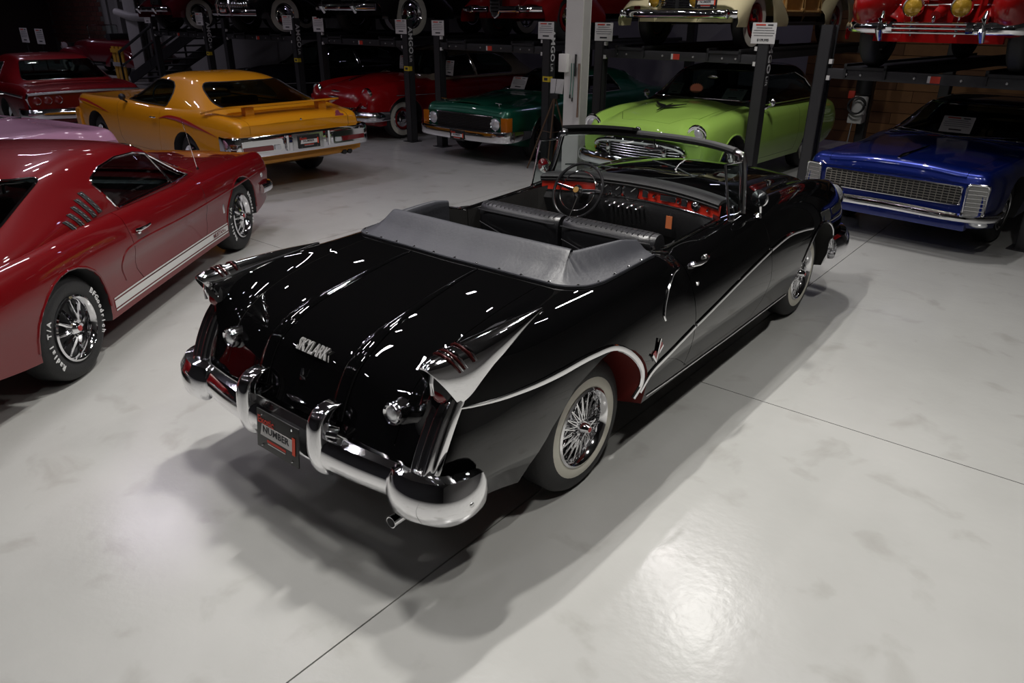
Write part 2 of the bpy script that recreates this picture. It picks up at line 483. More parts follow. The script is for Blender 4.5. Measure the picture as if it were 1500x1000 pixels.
# ------------------------------------------------------------------ wheels
def wheel(car, x, y, z, R, w, side, style='cap', white=(0.0, 0.0), rim=0.2, letters=False, steer=0.0, rimcol=None, paintmat=None):
    """tyre with whitewall, rim, spokes or cap; outer face at x, side = +1 right / -1 left"""
    s = side
    T = MB()
    h = w / 2
    prof = [(rim - .005, -.03), (rim + .01, -.008), (rim + .03, .0), ((rim + R) / 2, .006), (R - .035, -.004), (R - .012, -.022), (R, -.045),
            (R, -w + .045), (R - .012, -w + .022), (R - .05, -w), (rim + .02, -w), (rim - .005, -w + .03)]
    T.lathe(prof, (x, y, z), 'x', 48, s)
    t = T.build('tire', RUBBER, car, 40)
    if white[1] > 0:
        r0, r1 = white; W = MB()
        W.lathe([(r0, .001), ((r0 + r1) / 2, .009), (r1, .004), (r1, -.012), (r0, -.012)], (x, y, z), 'x', 48, s)
        W.build('whitewall', WHITEWALL, t)
    # rim barrel and lip
    Rm = MB()
    Rm.lathe([(rim + .004, -.012), (rim + .008, .006), (rim - .004, .012), (rim - .018, -.004), (rim - .03, -.05), (rim - .04, -w * .75), (rim - .02, -w * .75), (rim - .004, -.04)], (x, y, z), 'x', 40, s)
    Rm.build('wheel_rim', rimcol or CHROME, t)
    Bk = MB(); Bk.lathe([(rim - .035, -w * .7), (rim - .035, -w * .7 - .02)], (x, y, z), 'x', 24, s, closed=False)
    Bk.build('brake_drum', DARKHOLE, t)
    if style == 'wire':
        Sp = MB(); n = 20
        for k in range(n):
            a = 2 * PI * k / n
            for da, o0, o1, rr in ((.32, -.005, -.02, rim - .02), (-.32, -.005, -.02, rim - .02), (.2, -.07, -.05, rim - .028), (-.2, -.07, -.05, rim - .028)):
                p0 = (x + s * o0, y + .035 * math.cos(a), z + .035 * math.sin(a))
                p1 = (x + s * o1, y + rr * math.cos(a + da), z + rr * math.sin(a + da))
                Sp.tube([p0, p1], .0032, 5)
        tag(Sp.build('wire_spokes', CHROME, t), None, kind='stuff')
        H = MB(); H.lathe([(.001, .035), (.018, .035), (.026, .02), (.036, .0), (.042, -.03), (.05, -.09), (.001, -.09)], (x, y, z), 'x', 20, s, closed=True)
        for a in (0.5, 0.5 + PI):
            H.bar((x + s * .012, y, z), (x + s * .018, y + .07 * math.cos(a), z + .07 * math.sin(a)), .012, .02, up=(1, 0, 0))
        H.build('knock_off_hub', CHROME, t)
        E = MB(); E.lathe([(.001, .037), (.013, .037), (.013, .03)], (x, y, z), 'x', 12, s); E.build('hub_emblem', mat('red_enamel', (.35, .01, .01), .3, noise=.05), t)
    elif style == 'styled':
        # five wide pressed spokes with slots, chrome
        Sp = MB()
        for k in range(10):
            a = 2 * PI * k / 10
            for dr in (-.03, .03):
                pts = []
                for q in range(5):
                    r = .05 + (rim - .075) * q / 4
                    aa = a + dr * (1.6 if q < 2 else .6) * (1 if k % 2 else -1)
                    pts.append((x + s * (-.005 - .012 * q), y + r * math.cos(aa), z + r * math.sin(aa)))
                Sp.tube(pts, [.014, .016, .014, .012, .013], 6, flat=.8)
        Sp.build('spokes', CHROME, t)
        D = MB(); D.lathe([(.001, -.055), (rim - .035, -.075), (rim - .035, -.085), (.001, -.07)], (x, y, z), 'x', 24, s); D.build('spoke_backing', BLACK, t)
        H = MB(); H.lathe([(.001, .022), (.022, .02), (.034, .008), (.045, -.012), (.06, -.03), (.001, -.04)], (x, y, z), 'x', 24, s); H.build('center_cap', CHROME, t)
        E = MB(); E.lathe([(.001, .026), (.018, .024), (.018, .015)], (x, y, z), 'x', 14, s); E.build('cap_badge', mat('red_enamel', (.35, .01, .01), .3, noise=.05), t)
    elif style == 'mesh':
        Sp = MB()
        for k in range(8):
            a = 2 * PI * k / 8
            for q in (-.18, .18):
                Sp.tube([(x - s * .02, y + .05 * math.cos(a), z + .05 * math.sin(a)), (x - s * .03, y + (rim - .02) * math.cos(a + q), z + (rim - .02) * math.sin(a + q))], .008, 5)
        Sp.build('spokes', CHROME, t)
        H = MB(); H.lathe([(.001, .0), (.04, -.005), (.06, -.03), (.001, -.04)], (x, y, z), 'x', 16, s); H.build('center_cap', CHROME, t)
    elif style == 'cap':
        H = MB(); H.lathe([(.001, .035), (.03, .032), (.06, .022), (.085, .004), (.10, -.006), (rim - .06, -.012), (rim - .04, -.02), (rim - .035, -.05), (.001, -.05)], (x, y, z), 'x', 28, s)
        H.build('hubcap', CHROME, t)
        if paintmat:
            P = MB(); P.lathe([(rim - .055, -.006), (rim - .03, -.006), (rim - .022, -.03), (rim - .055, -.03)], (x, y, z), 'x', 28, s); P.build('painted_ring', paintmat, t)
    if letters:
        for k, (body, a0) in enumerate(letters):
            n = len(body); st = .125
            for i, ch in enumerate(body):
                if ch == ' ': continue
                a = a0 - (i - (n - 1) / 2) * st * s * (1 if s > 0 else 1)
                r = rim + (R - rim) * .56
                # looking at the right side from outside: +y is to the right
                u = Vector((0, math.cos(a), math.sin(a))); v = Vector((0, math.sin(a), -math.cos(a))) * s
                c = Vector((x + s * .007, y, z)) + u * r
                place_text('raised_letter', ch, .048, WHITEINK, t, c, v, u, .002, True)
    return t

def plate(car, c, xdir, ydir, w=.30, h=.15, top=None, name='license_plate'):
    """black dealer plate: red script, white band with the word NUMBER, red figure 1"""
    c = Vector(c); x = Vector(xdir).normalized(); y = Vector(ydir).normalized(); n = x.cross(y)
    P = MB()
    def rect(cx, cy, ww, hh, t0, t1, sk=0.0):
        q = [c + x * (cx + i * ww / 2 + j * sk) + y * (cy + j * hh / 2) + n * t0 for i, j in ((-1, -1), (1, -1), (1, 1), (-1, 1))]
        return q, n * (t1 - t0)
    P.poly(*rect(0, 0, w, h, -.003, .003)); p = P.build(name, mat('plate_black', (.012, .012, .012), .45, noise=.1), car, bevel=.001)
    B = MB(); B.poly(*rect(.0, .0, w * .78, h * .30, .003, .0045, .006)); B.build('white_band', PAPER, p)
    place_text('lettering', 'NUMBER', h * .24, INK, p, c + x * (-w * .03) + y * (h * .035) + n * .0055, x, y, .0004, True, sx=1.1)
    place_text('lettering', 'Exotic', h * .26, REDINK, p, c + x * (-w * .27) + y * (h * .25) + n * .0055, x, y + x * .25, .0004, True)
    place_text('lettering', '1', h * .62, mat('orange_red_ink', (.75, .06, .015), .5, noise=.03), p, c + x * (w * .40) + y * (-h * .02) + n * .006, x, y + x * .15, .0006, True, sx=1.3)
    D = MB(); D.poly(*rect(-.02 * w, -h * .24, w * .45, h * .06, .003, .0045)); D.build('red_line', REDINK, p)
    D = MB(); D.poly(*rect(-.02 * w, -h * .31, w * .42, h * .018, .003, .0045)); D.build('white_line', PAPER, p)
    for i in (-1, 1):
        for j in (-1, 1):
            q = c + x * (i * w * .36) + y * (j * h * .40) + n * .005
            MB().ell(q, .005, .005, .005, 8, 6).build('bolt', CHROME, p)
    return p

def seam(b, pts, s, car, r=.0035, n=6, name='panel_gap', m=None):
    q = sidepath(b, pts, s, n, .0005)
    if len(q) > 1: return MB().tube(q, r, 6, up=(1, 0, 0)).build(name, m or SEAM, car)

def bumper_sweep(name, path, prof, parent):
    """path rows (x, y, zc, h, d): prof list of (out, up) scaled by d and h"""
    m = MB(); P = np.array(path, float); Q = spline(P, 6); rows = []
    for i, q in enumerate(Q):
        a = Q[max(i - 1, 0)]; b = Q[min(i + 1, len(Q) - 1)]
        t = Vector((b[0] - a[0], b[1] - a[1], 0)).normalized(); n = Vector((t.y, -t.x, 0))
        rows.append([(q[0] + n.x * o * q[4], q[1] + n.y * o * q[4], q[2] + u * q[3]) for o, u in prof])
    R_ = [r + [r[0]] for r in rows]
    m.grid(R_)
    nr = len(rows); nc = len(R_[0])
    m.F.append(tuple(range(nc - 1))); m.F.append(tuple((nr - 1) * nc + j for j in range(nc - 1)))
    me = m.mesh(name)
    bm = bmesh.new(); bm.from_mesh(me); bmesh.ops.remove_doubles(bm, verts=bm.verts, dist=1e-5); bm.to_mesh(me); bm.free()
    return ob(name, me, parent, CHROME, 40)
CPROF = [(0, .5), (.55, .46), (.9, .25), (1.0, -.05), (.92, -.35), (.6, -.5), (0, -.5), (-.15, -.3), (-.15, .3)]
# ------------------------------------------------------------------ the black convertible (world frame = its frame: rear axle at the origin, +y forward)
def build_convertible():
    car = thing('convertible_car', 'glossy black 1950s convertible with chrome tail fins, wire wheels and lowered grey top cover', 'car')
    BP = paint('black_paint', (0.0018, 0.0018, 0.002), 0, .3, .05); BP.node_tree.nodes['Principled BSDF'].inputs['Coat IOR'].default_value = 1.75; BP.node_tree.nodes['Principled BSDF'].inputs['Coat Roughness'].default_value = .006; BP.node_tree.nodes['Principled BSDF'].inputs['Specular IOR Level'].default_value = 0
    WELL = mat('red_wheel_well', (.16, .012, .008), .6, noise=.15)
    bz = [(.62, .42), (0, .42)]
    def st(y, c, r, d, v, f, so, mx, lo, rk, zb=.30):
        # centre, rib(.27), deck edge(.56), valley(.67), fender crown, shoulder, max, low, rocker
        return (y, [(0, c), (.27, r), (.56, d), v, f, so, mx, lo, rk, (.70, zb), (0, zb)])
    A = []
    A.append([(0, -1.075, .60), (.27, -1.075, .60), (.56, -1.06, .60), (.66, -1.05, .60), (.76, -1.04, .60), (.80, -1.03, .58), (.83, -1.02, .55), (.84, -1.0, .50), (.82, -.98, .45), (.62, -.98, .43), (0, -.98, .43)])
    A.append([(0, -1.04, .69), (.27, -1.04, .69), (.56, -1.01, .70), (.66, -.99, .72), (.77, -.985, .76), (.835, -.97, .72), (.875, -.96, .64), (.88, -.94, .54), (.855, -.92, .43), (.62, -.9, .41), (0, -.9, .41)])
    A.append([(0, -1.0, .77), (.27, -1.0, .775), (.56, -.97, .79), (.665, -.94, .83), (.78, -.94, .93), (.85, -.91, .86), (.905, -.89, .70), (.915, -.86, .55), (.88, -.84, .42), (.65, -.8, .38), (0, -.8, .38)])
    A.append([(0, -.93, .865), (.27, -.93, .87), (.56, -.885, .88), (.665, -.86, .91), (.78, -.85, 1.025), (.862, -.80, .93), (.93, -.78, .74), (.945, -.75, .57), (.90, -.72, .41), (.66, -.7, .36), (0, -.7, .36)])
    A.append([(0, -.77, .953), (.27, -.77, .957), (.56, -.73, .962), (.665, -.71, .98), (.78, -.69, 1.045), (.875, -.65, .965), (.95, -.63, .77), (.965, -.62, .58), (.92, -.6, .39), (.68, -.6, .34), (0, -.6, .34)])
    for s_ in [
        st(-.5, 1.017, 1.02, 1.02, (.665, 1.03), (.778, 1.055), (.88, .985), (.965, .78), (.975, .58), (.93, .37), .33),
        st(-.2, 1.065, 1.068, 1.066, (.665, 1.065), (.775, 1.06), (.885, 1.0), (.97, .79), (.98, .58), (.935, .36)),
        st(.1, 1.095, 1.095, 1.09, (.67, 1.083), (.78, 1.068), (.888, 1.015), (.972, .79), (.98, .58), (.935, .35)),
        st(.45, 1.10, 1.10, 1.095, (.68, 1.09), (.79, 1.08), (.893, 1.025), (.973, .79), (.98, .58), (.93, .345)),
        st(.70, 1.10, 1.10, 1.09, (.69, 1.085), (.795, 1.075), (.893, 1.015), (.973, .79), (.98, .58), (.925, .34)),
        st(.84, 1.08, 1.08, 1.06, (.70, 1.05), (.80, 1.04), (.892, .985), (.972, .785), (.98, .58), (.92, .335)),
        st(1.2, 1.09, 1.09, 1.07, (.70, 1.055), (.80, 1.045), (.892, .985), (.97, .785), (.978, .58), (.915, .33)),
        st(1.6, 1.11, 1.11, 1.09, (.70, 1.07), (.80, 1.06), (.89, .995), (.965, .79), (.975, .58), (.91, .32)),
        st(1.85, 1.17, 1.165, 1.13, (.70, 1.085), (.80, 1.07), (.888, 1.005), (.963, .79), (.972, .58), (.905, .315)),
        st(2.15, 1.20, 1.195, 1.155, (.69, 1.105), (.79, 1.085), (.882, 1.015), (.96, .79), (.968, .58), (.90, .31)),
        st(2.6, 1.185, 1.18, 1.14, (.67, 1.10), (.775, 1.10), (.87, 1.02), (.952, .79), (.96, .58), (.895, .31)),
        st(3.1, 1.14, 1.135, 1.10, (.65, 1.065), (.765, 1.085), (.862, 1.0), (.945, .78), (.95, .58), (.89, .31)),
        st(3.5, 1.06, 1.055, 1.02, (.63, 1.0), (.755, 1.035), (.85, .96), (.93, .76), (.93, .57), (.87, .32)),
        st(3.75, .96, .95, .93, (.62, .92), (.75, .975), (.835, .90), (.90, .74), (.895, .56), (.84, .33)),
        st(3.88, .80, .79, .78, (.61, .78), (.74, .85), (.81, .80), (.85, .70), (.84, .55), (.79, .36), .36)]:
        A.append([(p[0], s_[0] + (p[2] if len(p) > 2 else 0), p[1]) for p in s_[1]])
    body = loft(np.array(A), 5, 4, sharp=(8,))
    full = bvh(body)
    body.materials.append(None); body.materials.append(None); body.materials.append(None)
    # wheel openings: rear one trails off diagonally, front one round
    rear = arc(0, .352, .455, -25, 100, 12, .415) + [(-.30, .74), (-.46, .62), (-.58, .48), (-.66, .30), (-.66, .1), (.35, .1)]
    front = arc(3.1, .352, .425, -20, 200, 16, .44) + [(2.7, .1), (3.5, .1)]
    for pol, wi in ((rear, 1), (front, 2)):
        for s in (-1, 1):
            body = boolean(body, prism(pol, 'x', min(.60 * s, 1.2 * s), max(.60 * s, 1.2 * s)), idx=wi)
    # cockpit
    ck = [(-.70, .08), (-.5, .03), (.5, .03), (.70, .08), (.70, 1.60), (.62, 1.76), (.3, 1.84), (-.3, 1.84), (-.62, 1.76), (-.70, 1.60)]
    body = boolean(body, prism(ck, 'z', .40, 1.6), idx=2)
    # doors, lid and hood as panels of their own with a gap round them
    def split(body, pol, axis, lo, hi, grow):
        cy = sum(p[0] for p in pol) / len(pol); cz = sum(p[1] for p in pol) / len(pol)
        def infl(k): 
            out = []
            for a, b in pol:
                d = math.hypot(a - cy, b - cz); f = 1 + k / d; out.append((cy + (a - cy) * f, cz + (b - cz) * f))
            return out
        pan = boolean(body, prism(infl(-grow), axis, lo, hi), 'INTERSECT')
        body = boolean(body, prism(infl(grow), axis, lo, hi), idx=2)
        return body, pan
    dp = [(.845, 1.25), (.855, 1.0), (.87, .80), (.875, .55), (.88, .40), (1.88, .385), (1.98, .48), (2.03, .62), (2.0, .85), (1.93, 1.25)]
    panels = []
    for s in (1, -1):
        lo, hi = (.69, 1.3) if s > 0 else (-1.3, -.69)
        body, pn = split(body, dp, 'x', lo, hi, .003); panels.append(('door', pn, s))
    body, lid = split(body, [(-.60, -1.3), (.60, -1.3), (.615, -.5), (.61, -.09), (-.61, -.09), (-.615, -.5)], 'z', .655, 1.4, .003)
    body, hood = split(body, [(-.62, 2.16), (-.3, 2.24), (.3, 2.24), (.62, 2.16), (.60, 3.2), (.5, 3.7), (0, 3.82), (-.5, 3.7), (-.60, 3.2)], 'z', .85, 1.4, .003)
    ms = [BP, WELL, INTERIOR]
    bo = ob('body', set_mats(body, ms), car, None, 30)
    hero_doors = {}
    for nm, pn, s in panels: hero_doors[s] = ob(nm, set_mats(pn, ms), car, None, 30)
    lido = ob('trunk_lid', set_mats(lid, ms), car, None, 30)
    ob('hood', set_mats(hood, ms), car, None, 30)
    # ribs on the lid
    for s in (-1, 1):
        pts = []; ups = []
        for p in spline(np.array([(.235, -.10), (.25, -.5), (.262, -.8), (.27, -.93), (.272, -.985), (.272, -1.03)]), 6):
            h = toppt(full, p[0] * s, p[1], .002)
            if h: pts.append(h)
        for z in (.72, .68, .665):
            h = rearpt(full, .272 * s, z, .002)
            if h: pts.append(h)
        k = len(pts)
        MB().tube(pts, [.006 + .034 * min(1, i / 14) for i in range(k)], 12, flat=.42, up=(0, -.6, 1)).build('lid_ridge', BP, lido)
    # sweep spear and wheel-arch moulding on each side
    for s in (1, -1):
        q = sidepath(full, [(-.935, .862), (-.7, .848), (-.4, .842), (-.14, .838), (.05, .812), (.20, .715), (.295, .60), (.315, .51), (.27, .45)], s, 6, .004)
        k = len(q); rr = [.004 + .013 * min(1, i / 12) for i in range(k)]
        MB().tube(q, rr, 8, flat=.6, up=(s, 0, 0)).build('arch_moulding', CHROME, car)
        q = sidepath(full, [(.33, .46), (.40, .545), (.60, .60), (.866, .66)], s, 6, .004)
        MB().tube(q, [.016 - .004 * i / len(q) for i in range(len(q))], 8, flat=.6, up=(s, 0, 0)).build('sweep_spear', CHROME, car)
        q = sidepath(full, [(.878, .663), (1.33, .737), (1.7, .79), (1.985, .826)], s, 6, .004)
        MB().tube(q, .013, 8, flat=.6, up=(s, 0, 0)).build('door_spear', CHROME, hero_doors[s])
        q = sidepath(full, [(2.0, .829), (2.36, .85), (2.7, .82), (2.85, .80)] , s, 6, .004)
        MB().tube(q, .013, 8, flat=.6, up=(s, 0, 0)).build('fender_spear', CHROME, car)
        q = sidepath(full, [(3.1 + .45 * math.cos(math.radians(a)), .352 + .435 * math.sin(math.radians(a))) for a in range(150, 5, -12)], s, 2, .003)
        if len(q) > 3: MB().tube(q, .010, 6, flat=.6, up=(s, 0, 0)).build('arch_lip', CHROME, car)
        q = sidepath(full, [(.44, .385), (.9, .36), (1.5, .345), (2.2, .335), (2.62, .33)], s, 6, .003)
        MB().tube(q, .007, 6, flat=.6, up=(s, 0, 0)).build('rocker_moulding', CHROME_SATIN, car)
        # curved chrome line round the belt dip behind the door
        q = sidepath(full, [(.78, 1.0), (.70, .995), (.62, .96), (.55, .895), (.515, .83), (.525, .80)], s, 5, .003)
        MB().tube(q, .006, 6, up=(s, 0, 0)).build('belt_dip_moulding', CHROME, car)
        # door handle and lock
        H = MB(); p0 = sidept(full, .94, .985, s, .0)
        H.ell(p0 + Vector((.012 * s, 0, 0)), .02, .03, .016, 14, 8)
        H.tube([p0 + Vector((.02 * s, -.02, 0)), p0 + Vector((.040 * s, .03, .003)), p0 + Vector((.042 * s, .10, .006)), p0 + Vector((.028 * s, .165, .006))], [.010, .012, .011, .007], 8)
        H.ell(sidept(full, 1.105, .992, s) + Vector((.012 * s, 0, 0)), .016, .018, .012, 12, 8)
        H.build('door_handle', CHROME, hero_doors[s])
        MB().lathe([(.001, .006), (.011, .005), (.013, 0), (.001, -.01)], sidept(full, .93, .885, s), 'x', 14, s).build('door_lock', CHROME, hero_doors[s])
        # fender badge: V over a small shield
        p = sidept(full, .43, .665, s, .004); n = Vector((s, 0, 0))
        V = MB()
        V.poly([p + Vector((0, -.005, -.05)), p + Vector((0, .028, .062)), p + Vector((0, .018, .066)), p + Vector((0, -.012, -.035))], n * .008)
        V.poly([p + Vector((0, -.005, -.05)), p + Vector((0, -.048, .0)), p + Vector((0, -.056, -.01)), p + Vector((0, -.008, -.062))], n * .008)
        V.poly([p + Vector((0, .012, -.02)), p + Vector((0, .055, .012)), p + Vector((0, .05, .024)), p + Vector((0, .016, .0))], n * .008)
        e = V.build('fender_badge', CHROME, car)
        V = MB(); V.poly([p + Vector((0, .012, -.018)), p + Vector((0, .048, .012)), p + Vector((0, .046, .035)), p + Vector((0, .022, .04))], n * .006)
        V.poly([p + Vector((0, -.046, -.008)), p + Vector((0, -.01, -.05)), p + Vector((0, -.006, -.03)), p + Vector((0, -.018, .008))], n * .006)
        V.build('badge_enamel', mat('badge_red', (.30, .05, .05), .3, noise=.1), e)
    # fins: chrome caps, three dark louvres, red lens in the mouth, fluted pillars
    for s in (1, -1):
        cap = MB(); rows = []
        fin = [(-.29, .004, .780, 1.070, .006, .008), (-.45, .018, .781, 1.077, .040, .035), (-.62, .030, .782, 1.081, .070, .072), (-.80, .042, .783, 1.080, .088, .12),
               (-.93, .050, .785, 1.073, .084, .16), (-1.0, .050, .786, 1.062, .074, .17), (-1.02, .044, .787, 1.052, .066, .165)]
        F = np.array([(y, a, cx, cz, b, h) for y, a, cx, cz, b, h in fin])
        for y, a, cx, cz, b, h in spline(F, 4):
            row = [(cx - a * 1.05, cz - h * .75), (cx - a, cz - h * .35), (cx - a * .75, cz - .012), (cx - a * .3, cz), (cx + a * .3, cz), (cx + b * .62, cz - h * .18), (cx + b * .92, cz - h * .55), (cx + b * 1.0, cz - h)]
            sm = min(1, max(0, (-.70 - y) / .30)); rows.append([(px * s, y + sm * .11 * (cz - pz) / .16, pz) for px, pz in spline(np.array(row), 3)])
        cap.slab(rows, (0, .0, -.008))
        fc = cap.build('fin_cap', CHROME, car, 50)
        for k in range(3):
            y = -.845 - .04 * k
            i = min(range(len(rows)), key=lambda j: abs(rows[j][8][1] - y))
            r = rows[i]
            pts = [(p[0], p[1], p[2] + .004) for p in r[4:-4]]
            MB().tube(pts, .0055, 6, flat=.8).build('louvre_bar', mat('dark_red_louvre', (.05, .006, .006), .25, .5, noise=.1), fc)
            pts = [(p[0], p[1] + .017, p[2] + .005) for p in r[4:-4]]
            MB().tube(pts, .004, 6, flat=.8).build('louvre_bar', CHROME, fc)
        # mouth: solid dark oval painted as the recess shade, and red lens
        M_ = MB(); M_.ell((.790 * s, -.935, .965), .060, .03, .085, 18, 10); M_.build('lamp_recess', DARKHOLE, fc)
        M_ = MB(); M_.ell((.792 * s, -.94, .915), .036, .028, .036, 18, 10); M_.build('tail_lens', REDLENS, fc)
        MB().tube([(.792 * s, -.975, 1.03), (.792 * s, -.985, .98), (.792 * s, -.985, .93)], .008, 6).build('lens_blade', CHROME, fc)
        # fluted pillar
        pil = MB(); rows = []
        path = np.array([(-.915, .91, .80, .055), (-.975, .84, .802, .062), (-1.025, .76, .802, .064), (-1.06, .69, .80, .064), (-1.083, .63, .797, .062), (-1.088, .595, .796, .05), (-1.065, .57, .796, .03)])
        for y, z, cx, hw in spline(path, 4):
            row = []
            for j in range(25):
                t = -1 + 2 * j / 24
                fl = .006 * math.cos(t * 3.5 * PI) if abs(t) < .86 else 0
                row.append(((cx + hw * t) * s, y + .035 * abs(t) ** 4 - .004 - fl, z))
            rows.append(row)
        pil.slab(rows, (0, .03, 0)); po = pil.build('tail_pillar', CHROME, car, 50)
        MB().ell((.797 * s, -1.078, .615), .05, .028, .034, 18, 10).build('reflector', CHROME, po)
    # bullet-shaped reversing lamps
    for s in (1, -1):
        p = Vector((.585 * s, -.955, .782))
        B = MB(); B.lathe([(.044, .05), (.048, .0), (.050, -.035), (.049, -.055), (.043, -.064), (.036, -.056), (.001, -.052)], p, 'y', 24, 1)
        b = B.build('reversing_lamp', CHROME, car)
        MB().ell(p + Vector((0, -.052, 0)), .035, .018, .035, 18, 10).build('lamp_glass', LENS, b)
    # lid script, lock drop and handle
    y0 = rearpt(full, 0, .862).y
    hh = full.ray_cast(Vector((0, -6, .862)), Vector((0, 1, 0))); nn = hh[1] if hh[1].y < 0 else -hh[1]
    place_text('script_badge', 'SKYLARK', .082, mat('bright_script', (.85, .84, .82), .38, .85, noise=.03), lido, hh[0] + nn * .012, (1, 0, 0), nn.cross(Vector((1, 0, 0))), .004, True, sx=.62)
    pl = rearpt(full, 0, .77, .004)
    MB().tube([pl + Vector((0, .0, .03)), pl + Vector((0, -.006, .0)), pl + Vector((0, -.006, -.02))], [.006, .012, .016], 10).build('lock_cover', CHROME, lido)
    pl = rearpt(full, 0, .665, .004)
    MB().tube([pl + Vector((-.07, .0, 0)), pl + Vector((0, -.012, .004)), pl + Vector((.07, .0, 0))], [.006, .014, .006], 10, flat=.6).build('lid_handle', CHROME, lido)
    # rear bumper: centre bar, wrap-round ends, guards
    bar = bumper_sweep('rear_bumper', [(-.73, -1.06, .545, .135, .065), (-.4, -1.095, .548, .145, .075), (0, -1.105, .55, .145, .075), (.4, -1.095, .548, .145, .075), (.73, -1.06, .545, .135, .065)], CPROF, car)
    for s in (1, -1):
        pa = [(.68 * s, -1.07, .545, .15, .06), (.705 * s, -1.08, .54, .19, .075), (.75 * s, -1.085, .538, .20, .085), (.82 * s, -1.075, .538, .20, .088), (.895 * s, -1.04, .54, .20, .085), (.93 * s, -.98, .545, .19, .075), (.945 * s, -.91, .55, .16, .05), (.945 * s, -.875, .552, .09, .02)]
        if s < 0: pa = pa[::-1]
        e = bumper_sweep('bumper_end', pa, CPROF, bar)
        b1 = MB(); b1.ell((.998 * s, -1.0, .535), .006, .014, .012, 10, 6); b1.build('bumper_bolt', CHROME_SATIN, e)
    for s in (1, -1):
        G = MB(); rows = []
        gp = np.array([(.43, -1.14, .038, .035), (.45, -1.165, .045, .045), (.52, -1.19, .048, .055), (.62, -1.19, .046, .055), (.69, -1.175, .044, .055), (.728, -1.14, .043, .05), (.742, -1.08, .04, .04)])
        for z, y, w, d in spline(gp, 4):
            rows.append([((.262 + w * math.sin(t)) * s, y + d * (1 - math.cos(t)) * .55, z) for t in np.linspace(-1.75, 1.75, 13)])
        G.slab(rows, (0, .03, 0)); G.build('bumper_guard', CHROME, bar, 50)
        MB().tube([(.29 * s, -1.09, .60), (.29 * s, -1.12, .645), (.335 * s, -1.10, .64), (.35 * s, -1.06, .60)], [.02, .028, .026, .015], 10).build('guard_bracket', CHROME, bar)
    plate(car, (.04, -1.198, .55), (1, 0, .0), (0, .12, 1), .305, .185)
    MB().tube([(.66, -.85, .36), (.66, -1.12, .355)], .026, 16).build('exhaust_tip', CHROME, car)
    MB().tube([(.66, -1.122, .355), (.66, -1.10, .355)], .021, 16).build('exhaust_bore', DARKHOLE, car)  # dark plug painted for the shade inside the pipe
    # front bumper end that shows past the wheel, headlamps, grille
    P = [(-.93, 3.45, .50, .17, .06), (-.93, 3.7, .50, .20, .08), (-.80, 3.93, .50, .22, .10), (-.4, 4.02, .50, .22, .10), (0, 4.04, .50, .22, .10), (.4, 4.02, .50, .22, .10), (.80, 3.93, .50, .22, .10), (.93, 3.7, .50, .20, .08), (.93, 3.45, .50, .17, .06)]
    fb = bumper_sweep('front_bumper', P[::-1], CPROF, car)
    for s in (1, -1):
        MB().tube([(.45 * s, 4.0, .35), (.45 * s, 4.1, .5), (.45 * s, 4.06, .68)], [.05, .06, .04], 12).build('front_guard', CHROME, fb)
        h = MB(); h.lathe([(.10, -.1), (.10, .03), (.085, .05), (.04, .07), (.001, .075)], (.74 * s, 3.86, .83), 'y', 24, 1, closed=False); h.build('headlamp', LENS, car)
        h = MB(); h.lathe([(.098, .0), (.118, .0), (.112, .05), (.098, .05)], (.74 * s, 3.86, .83), 'y', 24, 1); h.build('headlamp_ring', CHROME, car)
    g = MB()
    for k in range(17): g.tube([(-.48 + .06 * k, 3.89, .62), (-.48 + .06 * k, 3.93, .54), (-.48 + .06 * k, 3.89, .46)], .012, 6)
    g.tube([(.55 * math.cos(t), 3.9, .54 + .11 * math.sin(t)) for t in np.linspace(0, 2 * PI, 28)[:-1]], .02, 8, closed=True)
    g.build('grille', CHROME, car)
    # wheels
    for y, stx in ((0, 0), (3.1, 0)):
        for s in (1, -1):
            wheel(car, .845 * s, y, .355, .355, .20, s, 'wire', (.212, .268), .205)
    # ---------------- cockpit
    MB().box(-.69, .69, .06, 1.78, .405, .42).build('cockpit_floor', INTERIOR, car)
    LB = mat('seat_leather', (.014, .014, .016), .30, bump=.12, bscale=140)
    for s in (-1, 1):
        # front seat: split bench backs and cushions, pleated top roll
        m = MB(); rows = []
        x0, x1 = (.015, .655) if s > 0 else (-.655, -.015)
        for i in range(15):
            t = i / 14; x = x0 + (x1 - x0) * t
            e = 1 - abs(2 * t - 1) ** 8 * .35
            prof = [(.98, .50), (.93, .75), (.90, .95), (.895, 1.04), (.925, 1.085 * 1), (.985, 1.098), (1.05, 1.085), (1.095, 1.03), (1.11, .9), (1.12, .7), (1.14, .5)]
            rows.append([(x, 1.0 + (y - 1.0) * e, .5 + (z - .5) * (.985 + .015 * e) ) for y, z in spline(np.array(prof), 3)])
        m.grid([r + [r[0]] for r in rows]); nc = len(rows[0]) + 1
        m.F.append(tuple(range(nc - 1))); m.F.append(tuple(14 * nc + j for j in range(nc - 1)))
        sb = m.build('seat_back', LB, car, 45)
        for i in range(1, 18):
            x = x0 + (x1 - x0) * i / 18
            MB().tube([(x, .925, 1.088), (x, .985, 1.099), (x, 1.045, 1.088)], .0025, 5).build('seat_pleat', LB, sb)
        MB().tube([(x0 + .01, .905, 1.055), (x0 + .05, .897, 1.055), (x1 - .05, .897, 1.055), (x1 - .01, .905, 1.055)], .006, 6).build('seat_piping', LB, sb)
        MB().tube([(x0 + .03, .888, .98), ((x0 + x1) / 2, .880, .90), (x1 - .03, .888, .93)], .004, 5).build('grab_cord', LB, sb)
        MB().box(x0, x1, 1.02, 1.55, .52, .70).build('seat_cushion', LB, car, bevel=.04)
        if s > 0: MB().tube([(x1 - .01, .93, 1.04), (x1 + .012, .94, .98), (x1 + .012, .95, .80)], .012, 8).build('seat_hinge', CHROME, sb)
